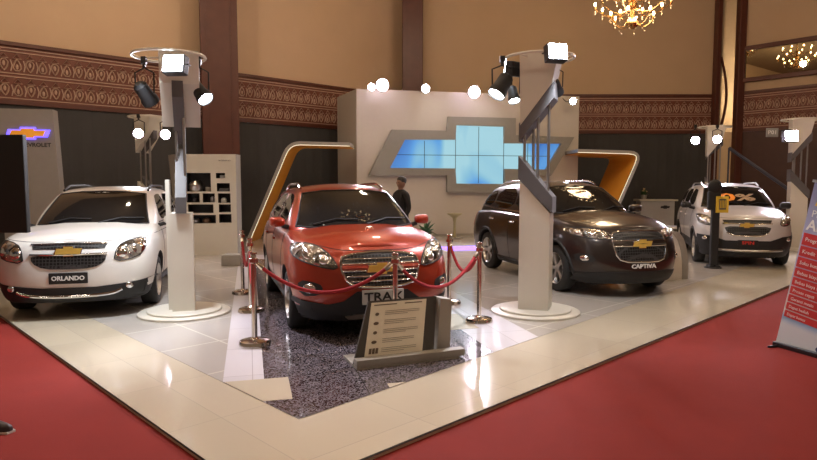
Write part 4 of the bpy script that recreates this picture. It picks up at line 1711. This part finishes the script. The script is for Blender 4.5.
lean = Matrix.Rotation(R(-7), 4, 'X') @ Matrix.Shear('XY', 4, (0, 0))
Tb = Matrix(((1, 0, .155, 0), (0, 1, .05, 0), (0, 0, 1, .02), (0, 0, 0, 1)))
Tb = Matrix.Rotation(R(8.5), 4, 'Y') @ Matrix.Rotation(R(-4), 4, 'X') @ Matrix.Translation((0, 0, .03))
bf = MB().box((0, 0, .0), (bw, .006, bh)).build('banner_sheet', banner_mat(), bn)
bf.matrix_local = Tb
M_banred = mat('banner_red', (.50, .02, .02), .5)
lines = ['Program TAXI', 'Kredit 1 Tahun', 'Suku bunga promo', 'Bebas biaya polis', 'Bebas biaya adm', 'Proses cepat', 'Garansi 3 tahun', 'Dealer resmi', 'Cashback menarik', 'Chevrolet']
lines = ['Program Kredit', 'Kredit 1 Tahun', 'Suku bunga', 'Bebas biaya', 'Bebas biaya adm', 'Proses cepat', 'Garansi mesin', 'Dapat hadiah', 'Dapat bonus']
ht = [.135, .115, .115, .10, .095, .09, .085, .085, .08]
z_ = 1.20
for i, (s_, h_) in enumerate(zip(lines, ht)):
    rb = MB().box((.02, -.006, z_ - h_ + .012), (bw - .02, -.001, z_)).build('text_bar', M_banred, bf)
    text(s_, .056 - .002 * i, M_inkw, rb, (.05, -.008, z_ - h_ / 2 + .004), align='LEFT', ext=.001)
    z_ -= h_
text('AKHIR', .15, M_inkw, bf, (.03, -.004, 1.28), align='LEFT', ext=.001, bold=.003)
text('Program', .10, M_inkw, bf, (.05, -.004, 1.40), align='LEFT', ext=.001)
MB().prism([(.42 + u * .36, 1.55 + w_ * .30) for u, w_ in BOWTIE], -.006, -.001).build('emblem', M_gold, bf)
text('SCF', .11, mat('navy_ink', (.02, .03, .12), .5), bf, (.42, -.004, .09), align='LEFT', ext=.001, bold=.004)
MB().tube([(.0, 0.02, 0), (.0, .02, bh)], .009, 6).build('side_pole', M_steel, bf)
MB().box((-.02, -.01, bh - .01), (bw + .02, .02, bh + .015)).build('top_rail', M_steel, bf)
MB().tube([(.04, -.14, .012), (.05, .30, .012)], .012, 6).tube([(.95, -.14, .012), (.95, .30, .012)], .012, 6).box((-.01, -.03, .0), (bw, .06, .05), bev=.01).build('foot', M_darkmetal, bn)

# small sign high on the right
q = D(772.5, 132.5, p4.y)
ds = empty('hanging_sign', (q.x, q.y, q.z), 0, 'small grey lettered sign left of the right edge pillar head', 'sign')
MB().box((-.15, 0, -.11), (.15, .03, .11), bev=.008).build('sign_panel', mat('sign_grey', (.30, .30, .28), .5), ds)
text('P01', .14, M_inkw, ds, (0, -.004, 0), sx=1.1)
MB().tube([(.15, .015, .05), (.47, .015, .08)], .01, 5).build('sign_arm', M_darkmetal, ds)
# slanting rail
ra, rb_ = D(729, 148, 18.6), D(804, 200, 17.2)
rl_ = empty('sloping_rail', (0, 0, 0), 0, 'dark blue sloping rail above the silver car at the right', 'rail')
M_rail = mat('blue_black_rail', (.045, .05, .085), .4)
MB().tube([ra, rb_], .05, 8).build('handrail', M_rail, rl_, True)
mb = MB()
for k_ in (.0, .97):
    p_ = ra.lerp(rb_, k_)
    mb.tube([p_, (p_.x, p_.y, 0)], .025, 6)
mb.build('baluster', M_rail, rl_, True)

# ================================================================== BACKGROUND FURNITURE
# reception desk with emblem at px 655,207
q = G(657, 229)
dk = empty('reception_desk', (q.x, q.y, .002), R(0), 'low white desk with dark emblem behind the dark brown car', 'desk')
MB().box((-.62, 0, 0), (.62, .5, 1.02), bev=.01).build('desk_body', mat('desk_grey_white', (.50, .50, .52), .4), dk)
MB().box((-.70, -.06, 1.02), (.72, .56, 1.08), bev=.01).build('desk_top', M_white, dk)
MB().prism([(.27 + u * .17, .80 + w_ * .17) for u, w_ in BOWTIE], -.02, 0).build('emblem', M_darkmetal, dk)
dy = q.y


def plant(loc, s, label, pm, leafm=M_hedge, pot=True, flowers=None):
    o = empty('potted_plant', loc, 0, label, 'plant')
    if pot:
        MB().lathe([(.12 * s, 0), (.16 * s, .02), (.20 * s, .30 * s), (.17 * s, .30 * s), (.001, .27 * s)], 20).build('pot', pm, o, True)
    mb_ = MB()
    rnd = random.Random(int(s * 100) + len(label))
    for k in range(46):
        a = rnd.uniform(0, 2 * pi)
        l_ = s * rnd.uniform(.28, .5)
        el = rnd.uniform(.1, 1.2)
        c = Vector((0, 0, .28 * s))
        d = Vector((cos(a) * cos(el), sin(a) * cos(el), sin(el)))
        sd = Vector((-sin(a), cos(a), 0)) * s * .05
        m1 = c + d * l_ * .55 + Vector((0, 0, .02))
        e = c + d * l_ - Vector((0, 0, l_ * .25 * cos(el)))
        mb_.add([c, m1 + sd, e, m1 - sd], [(0, 1, 2, 3)])
    mb_.build('leaves', leafm, o, fix=False)
    if flowers:
        mb_ = MB()
        for k in range(14):
            a = rnd.uniform(0, 2 * pi)
            r_ = rnd.uniform(0, .22) * s
            mb_.ball((cos(a) * r_, sin(a) * r_, s * rnd.uniform(.5, .72)), .045 * s, 6)
        mb_.build('flowers', flowers, o, True)
    return o


plant((q.x - .42, dy + .25, 1.082), .55, 'vase of pale flowers on the white desk', M_greywarm, flowers=mat('pale_petals', (.55, .42, .22), .6))
# small low white table and sofa behind the captiva, right
q = G(664, 241)
lt = empty('low_table', (q.x, q.y, .002), R(-25), 'low white table between the dark brown and silver cars', 'table')
MB().box((-.55, -.35, .38), (.55, .35, .43), bev=.01).build('table_top', M_white, lt)
for a in (-1, 1):
    for b_ in (-1, 1):
        MB().box((a * .5 - .025, b_ * .3 - .025, 0), (a * .5 + .025, b_ * .3 + .025, .38)).build('leg', M_white, lt)
q2 = Matrix.Translation(lt.location) @ Matrix.Rotation(R(-25), 4, 'Z')
for k_, (a, b_) in enumerate(((-.25, .05), (.12, -.12), (.3, .1))):
    p_ = q2 @ Vector((a, b_, .432))
    ob = MB().box((-.11, -.15, 0), (.11, .15, .012), bev=.003).build('leaflet', mat('leaflet_paper', (.55, .58, .70), .5), None)
    ob.location = p_
    ob.rotation_euler = (0, 0, k_ * .5)
    tag(ob, ('pale leaflet at the left of the low white table', 'pale leaflet at the front of the low white table', 'pale leaflet at the right of the low white table')[k_], 'leaflet', 'leaflets on the low table')
# bar stool
q = G(454.5, 238.5)


def stool(p, label):
    o = empty('bar_stool', p, 0, label, 'stool')
    m_ = mat('stool_olive', (.42, .38, .22), .35)
    MB().lathe([(.22, 0), (.22, .015), (.05, .035), (.03, .05)], 28).build('base', M_steel, o, True)
    MB().lathe([(.06, .04), (.035, .25), (.04, .5), (.08, .66)], 18).build('stem', m_, o, True)
    MB().lathe([(.08, .64), (.16, .70), (.225, .74), (.23, .77), (.20, .765), (.001, .74)], 28).build('seat', m_, o, True)
    return o


stool((q.x, q.y, .002), 'olive bar stool in front of the display wall')
q = G(425, 245)
plant((q.x, q.y, .002), 1.0, 'leafy plant in grey pot left of the bar stool', mat('pot_grey', (.35, .34, .32), .5))
q = G(433, 246)
# violet glow on the floor by the display wall, imitated by a glowing sheet
lp = empty('floor_glow', (G(463, 249).x, G(463, 249).y, .002), R(12), 'violet glow on the floor before the display wall, made as a glowing sheet', 'floor glow')
MB().box((-.55, -.5, 0), (.6, .5, .02), bev=.004).build('glow_panel', mat('violet_glow', (.3, .2, .9), .3, emis=(.30, .16, 1.), es=1.3), lp)
MB().box((-.6, -.55, 0), (.65, .55, .012)).build('surround', M_white, lp)
# grey low box behind the left stanchions
q = G(233, 266)
gb = MB().box((-.22, -.2, 0), (.22, .2, .22), bev=.01).build('low_grey_box', M_greywarm)
gb.location = (q.x - .02, q.y + .2, .002)
tag(gb, 'low grey box on the floor left of the stanchions', 'box')
# white counter behind the white car's flank
q = G(170, 250)
ctb = empty('white_counter', (q.x + .05, 12.9, .002), 0, 'white counter between the white car and the shelf display', 'counter')
MB().box((-.30, 0, 0), (.25, .6, .95), bev=.01).build('counter_body', M_white, ctb)
MB().box((-.34, -.04, .95), (.29, .64, 1.0), bev=.008).build('counter_top', M_white, ctb)

# ------------------------------------------------------------------ people


def person(loc, rz, label, shirt, s=1.0):
    o = empty('person', loc, rz, label, 'person')
    me = bpy.data.meshes.new('body')
    J = [((0, 0, .98), .15), ((0, 0, 1.15), .145), ((0, .0, 1.33), .165), ((0, .0, 1.45), .11), ((0, -.01, 1.53), .055),      # 0-4 pelvis..neck
         ((.17, 0, 1.42), .07), ((.22, .02, 1.16), .05), ((.20, -.10, .95), .038),   # 5-7
         ((-.17, 0, 1.42), .07), ((-.22, .02, 1.16), .05), ((-.20, -.10, .95), .038),  # 8-10
         ((.09, 0, .88), .10), ((.10, -.02, .50), .065), ((.10, .02, .09), .045), ((.11, -.12, .05), .045),
         ((-.09, 0, .88), .10), ((-.10, -.02, .50), .065), ((-.10, .02, .09), .045), ((-.11, -.12, .05), .045)]
    E_ = [(0, 1), (1, 2), (2, 3), (3, 4), (3, 5), (5, 6), (6, 7), (3, 8), (8, 9), (9, 10), (0, 11), (11, 12), (12, 13), (13, 14), (0, 15), (15, 16), (16, 17), (17, 18)]
    me.from_pydata([j[0] for j in J], E_, [])
    sk = me.attributes
    ob = bpy.data.objects.new('clothed_body', me)
    COL.objects.link(ob)
    m = ob.modifiers.new('skin', 'SKIN')
    for i, j in enumerate(J):
        me.skin_vertices[0].data[i].radius = (j[1], j[1] * .85)
    me.skin_vertices[0].data[0].use_root = True
    ss = ob.modifiers.new('sub', 'SUBSURF')
    ss.levels = ss.render_levels = 2
    me.materials.append(shirt)
    ob.parent = o
    sk_ = mat('skin', (.30, .17, .11), .55)
    mb_ = MB()
    mb_.ball((0, 0, 1.645), .088, 16, sq=(.86, 1.02, 1.28))
    mb_.ball((0, -.095, 1.64), .016, 8, sq=(.8, 1, 1.5))
    for sx in (-1, 1):
        mb_.ball((sx * .079, 0, 1.64), .022, 8, sq=(.4, .8, 1.3))
    mb_.tube([(0, 0, 1.50), (0, -.005, 1.58)], .052, 12)
    hd = mb_.build('head', sk_, o, True)
    mb_ = MB()
    mb_.lathe([(.088, 0), (.094, .05), (.08, .085), (.05, .105), (.001, .112)], 20, Matrix.Translation((0, .012, 1.655)) @ Matrix.Rotation(R(-12), 4, 'X') @ Matrix.Diagonal((.9, 1.05, 1.05, 1)))
    mb_.build('hair', M_ink, hd, True)
    mb_ = MB()
    for sx in (-1, 1):
        mb_.ball((sx * .032, -.083, 1.655), .009, 6)
    mb_.build('eye', M_ink, hd, True)
    for sx in (-1, 1):
        mb_ = MB()
        b0 = Vector((sx * .20, -.13, .90))
        mb_.ball(b0, .036, 10, sq=(.55, .9, 1.2))
        for k in range(4):
            f0 = b0 + Vector((0, -.028 + k * .018, -.035))
            mb_.tube([f0, f0 + Vector((0, -.003, -.03)), f0 + Vector((-sx * .012, -.004, -.055 - (.008 if k in (1, 2) else 0)))], [.009, .0085, .007], 6)
        mb_.tube([b0 + Vector((0, -.03, .0)), b0 + Vector((-sx * .01, -.05, -.02)), b0 + Vector((-sx * .012, -.055, -.045))], [.011, .010, .008], 6)
        mb_.build('hand', sk_, o, True)
    o.scale = (s, s, s)
    return o


pv = D(401, 178, 11.9)
person((pv.x, 11.9, .002), R(-50), 'person in a black shirt standing behind the red car', mat('black_shirt', (.012, .012, .013), .8), 1.02)

# shoe at the left edge
q = G(1, 431, -.03)
so = empty('shoe', (q.x - .055, q.y + .02, -.03), R(-110), 'dark shoe cut off at the left edge of the carpet', 'shoe')
mb = MB()
pr = []
secs = [(-.13, .030, .075), (-.09, .038, .085), (-.03, .036, .08), (.03, .042, .06), (.09, .046, .05), (.13, .036, .045), (.155, .015, .03)]
vs, fs = [], []
for (yy, w_, h_) in secs:
    for k in range(10):
        a = pi * k / 9
        vs.append((cos(a) * w_, yy, .012 + sin(a) * h_))
for j in range(len(secs) - 1):
    for k in range(10):
        k2 = (k + 1) % 10
        fs.append((j * 10 + k, j * 10 + k2, j * 10 + 10 + k2, j * 10 + 10 + k))
fs += [tuple(range(10)), tuple(range((len(secs) - 1) * 10, len(secs) * 10))]
MB().add(vs, fs).build('upper', mat('dark_leather', (.03, .02, .025), .35), so, True, 60)
MB().prism([(-.034, -.135), (.034, -.135), (.05, .08), (.03, .16), (-.03, .16), (-.05, .08)], 0, .014, 'z').build('sole', M_plate, so)

# ================================================================== CHANDELIERS
M_bulb = mat('candle_bulb', (1, .8, .5), .4, emis=(1., .70, .36), es=24)
M_bulb.cycles.emission_sampling = 'NONE'
M_brassd = mat('chandelier_brass', (.60, .34, .12), .25, .9)


def chandelier(loc, label=None, group='crystal chandeliers'):
    o = empty('chandelier', loc, 0, label, 'chandelier', group)
    mb_ = MB()
    mb_.lathe([(.001, -.12), (.10, -.08), (.15, .0), (.12, .08), (.05, .14), (.04, .30), (.10, .38), (.10, .46), (.03, .55), (.02, 1.3), (.08, 1.45), (.02, 1.6), (.02, ZC - loc[2])], 20)
    mb_.build('centre_stem', M_brassd, o, True)
    mb_ = MB()
    bl = MB()
    cr_ = MB()
    for ring, (R_, z_, n_) in enumerate(((.48, .12, 6), (.80, .38, 10), (.62, .75, 8))):
        for k in range(n_):
            a = 2 * pi * (k + .5 * ring) / n_
            p_ = []
            for j in range(9):
                t_ = j / 8
                p_.append((cos(a) * R_ * t_, sin(a) * R_ * t_, z_ - .18 * sin(pi * t_) + .0 * t_))
            mb_.tube(p_, .009, 5)
            e_ = Vector(p_[-1])
            mb_.lathe([(.012, 0), (.04, .02), (.015, .03), (.015, .08)], 8, Matrix.Translation(e_))
            bl.ball(e_ + Vector((0, 0, .115)), .028, 8, sq=(1, 1, 1.7))
            for dz in (-.05, -.10):
                cr_.ball(e_ + Vector((0, 0, dz)), .016, 4, sq=(1, 1, 1.5))
            cr_.ball(Vector((e_.x * .6, e_.y * .6, z_ - .28)), .016, 4, sq=(1, 1, 1.5))
    ar = mb_.build('arms', M_brassd, o, True)
    ar.name = 'arm_ring'
    bl.build('candle_bulbs', M_bulb, o, True)
    cr_.build('crystal_drops', mat('crystal', (.75, .62, .45), .05, .3), o)
    return o


ch0 = chandelier(tuple(D(632, 24, 14.0)), 'brass candle chandelier hanging at the top right', None)
for lc in ((2.2, 4.5, 6.6), (-4.2, 4.5, 6.6), (8.5, 7, 6.6), (-1.0, -1.5, 6.6), (5.5, -.5, 6.6), (-7.5, 1.0, 6.6), (.1, 10.6, 7.0), (1.6, 9.3, 7.2), (4.9, 17.6, 7.2), (4.1, 19.6, 8.0)):
    c = copy_tree(ch0)
    c.location = lc
    tag(c, 'brass candle chandelier of the hall, outside the picture', 'chandelier', 'hall chandeliers out of view')
    for ch in c.children:
        pass

M_glint = mat('glint_lens', (1, 1, 1), .4, emis=(1., .88, .72), es=40)  # unseen ceiling lights, added to put small glints on cars and floor
M_glint.cycles.emission_sampling = 'NONE'
dl0 = empty('glint_light', (0, 0, 0))
MB().lathe([(.12, 0), (.12, -.02), (.09, -.02), (.09, .0)], 20, caps=False).build('bezel', M_chrome, dl0)
MB().lathe([(.001, -.006), (.09, -.006)], 20, caps=False).build('lens', M_glint, dl0)
k_ = 0
for ix in range(9):
    for iy in range(8):
        o = dl0 if k_ == 0 else copy_tree(dl0)
        o.location = (-9 + ix * 2.2 + random.uniform(-.6, .6), -5 + iy * 2.0 + random.uniform(-.6, .6), ZC - .001)
        tag(o, 'small unseen light added in the hall ceiling for glints on the cars', 'downlight', 'added ceiling glint lights')
        k_ += 1

# ================================================================== LIGHTS


def area(name, loc, size, power, col, rot=(0, 0, 0), sy=None):
    l = bpy.data.lights.new(name, 'AREA')
    l.energy = power
    l.color = col
    l.size = size
    if sy:
        l.shape = 'RECTANGLE'
        l.size_y = sy
    o = bpy.data.objects.new(name, l)
    o.location = loc
    o.rotation_euler = rot
    COL.objects.link(o)
    return o


def point(name, loc, power, col, r=.1):
    l = bpy.data.lights.new(name, 'POINT')
    l.energy = power
    l.color = col
    l.shadow_soft_size = r
    o = bpy.data.objects.new(name, l)
    o.location = loc
    COL.objects.link(o)
    return o


WARM = (1., .70, .42)
for i, (x, y) in enumerate(((-7, 2), (0, 2), (7, 2), (-7, 9), (0, 8), (7, 8), (0, 15), (9, 14), (-5.5, 13))):
    point('hall_lamp', (x, y, 8.2), 210, (1., .78, .56), .15)
lc_ = ch0.location
point('chandelier_light', (lc_.x, lc_.y, lc_.z + .4), 260, WARM, .5)
COOL = (.86, .92, 1.)
# pillar floods
lightspot('flood_beam', (p0.x - .1, p0.y - .50, 3.10), (-4.5, 7.0, .6), 420, COOL, 110)
lightspot('flood_beam', (p0.x + .2, p0.y - .30, 2.95), (-1.0, 5.8, 0), 330, (.88, .86, 1.), 85)
lightspot('flood_beam', (p1.x + .2, p1.y - .50, 3.15), (3.4, 8.2, .3), 420, COOL, 110)
lightspot('flood_beam', (p1.x - .5, p1.y - .4, 2.85), (-.3, 6.4, .4), 300, (.92, .90, 1.), 90)
lightspot('flood_beam', (p2.x, p2.y - .6, 2.8), (-4.6, 9.8, .8), 350, COOL, 90)
lightspot('flood_beam', (p3.x, p3.y - .6, 2.8), (7.2, 13.6, .8), 350, (.92, .86, 1.), 90)
lightspot('flood_beam', (p4.x - .3, p4.y - .7, 2.7), (7.0, 12.2, .6), 400, (.92, .86, 1.), 100)
for px, py in ((377, 86), (425, 88), (473, 92)):
    u_, z_ = on_wall(px, py)
    w_ = wA + wd * u_ + Vector((wd.y, -wd.x, 0)) * .85
    lightspot('arm_beam', (w_.x, w_.y, z_), (w_.x * .8, 11.5, .3), 520, (.95, .88, 1.), 100)
    lightspot('arm_wash', (w_.x, w_.y - .1, z_ + .05), (w_.x, w_.y + .8, 1.2), 22, (1, .95, .9), 130)

w = bpy.data.worlds.new('world')
SC.world = w
w.use_nodes = True
w.node_tree.nodes['Background'].inputs['Color'].default_value = (.60, .42, .28, 1)
w.node_tree.nodes['Background'].inputs['Strength'].default_value = .28

vs_ = SC.view_settings
vs_.view_transform = 'Standard'
vs_.look = 'None'
vs_.gamma = 1
vs_.exposure = 0
SC.view_settings.use_curve_mapping = False
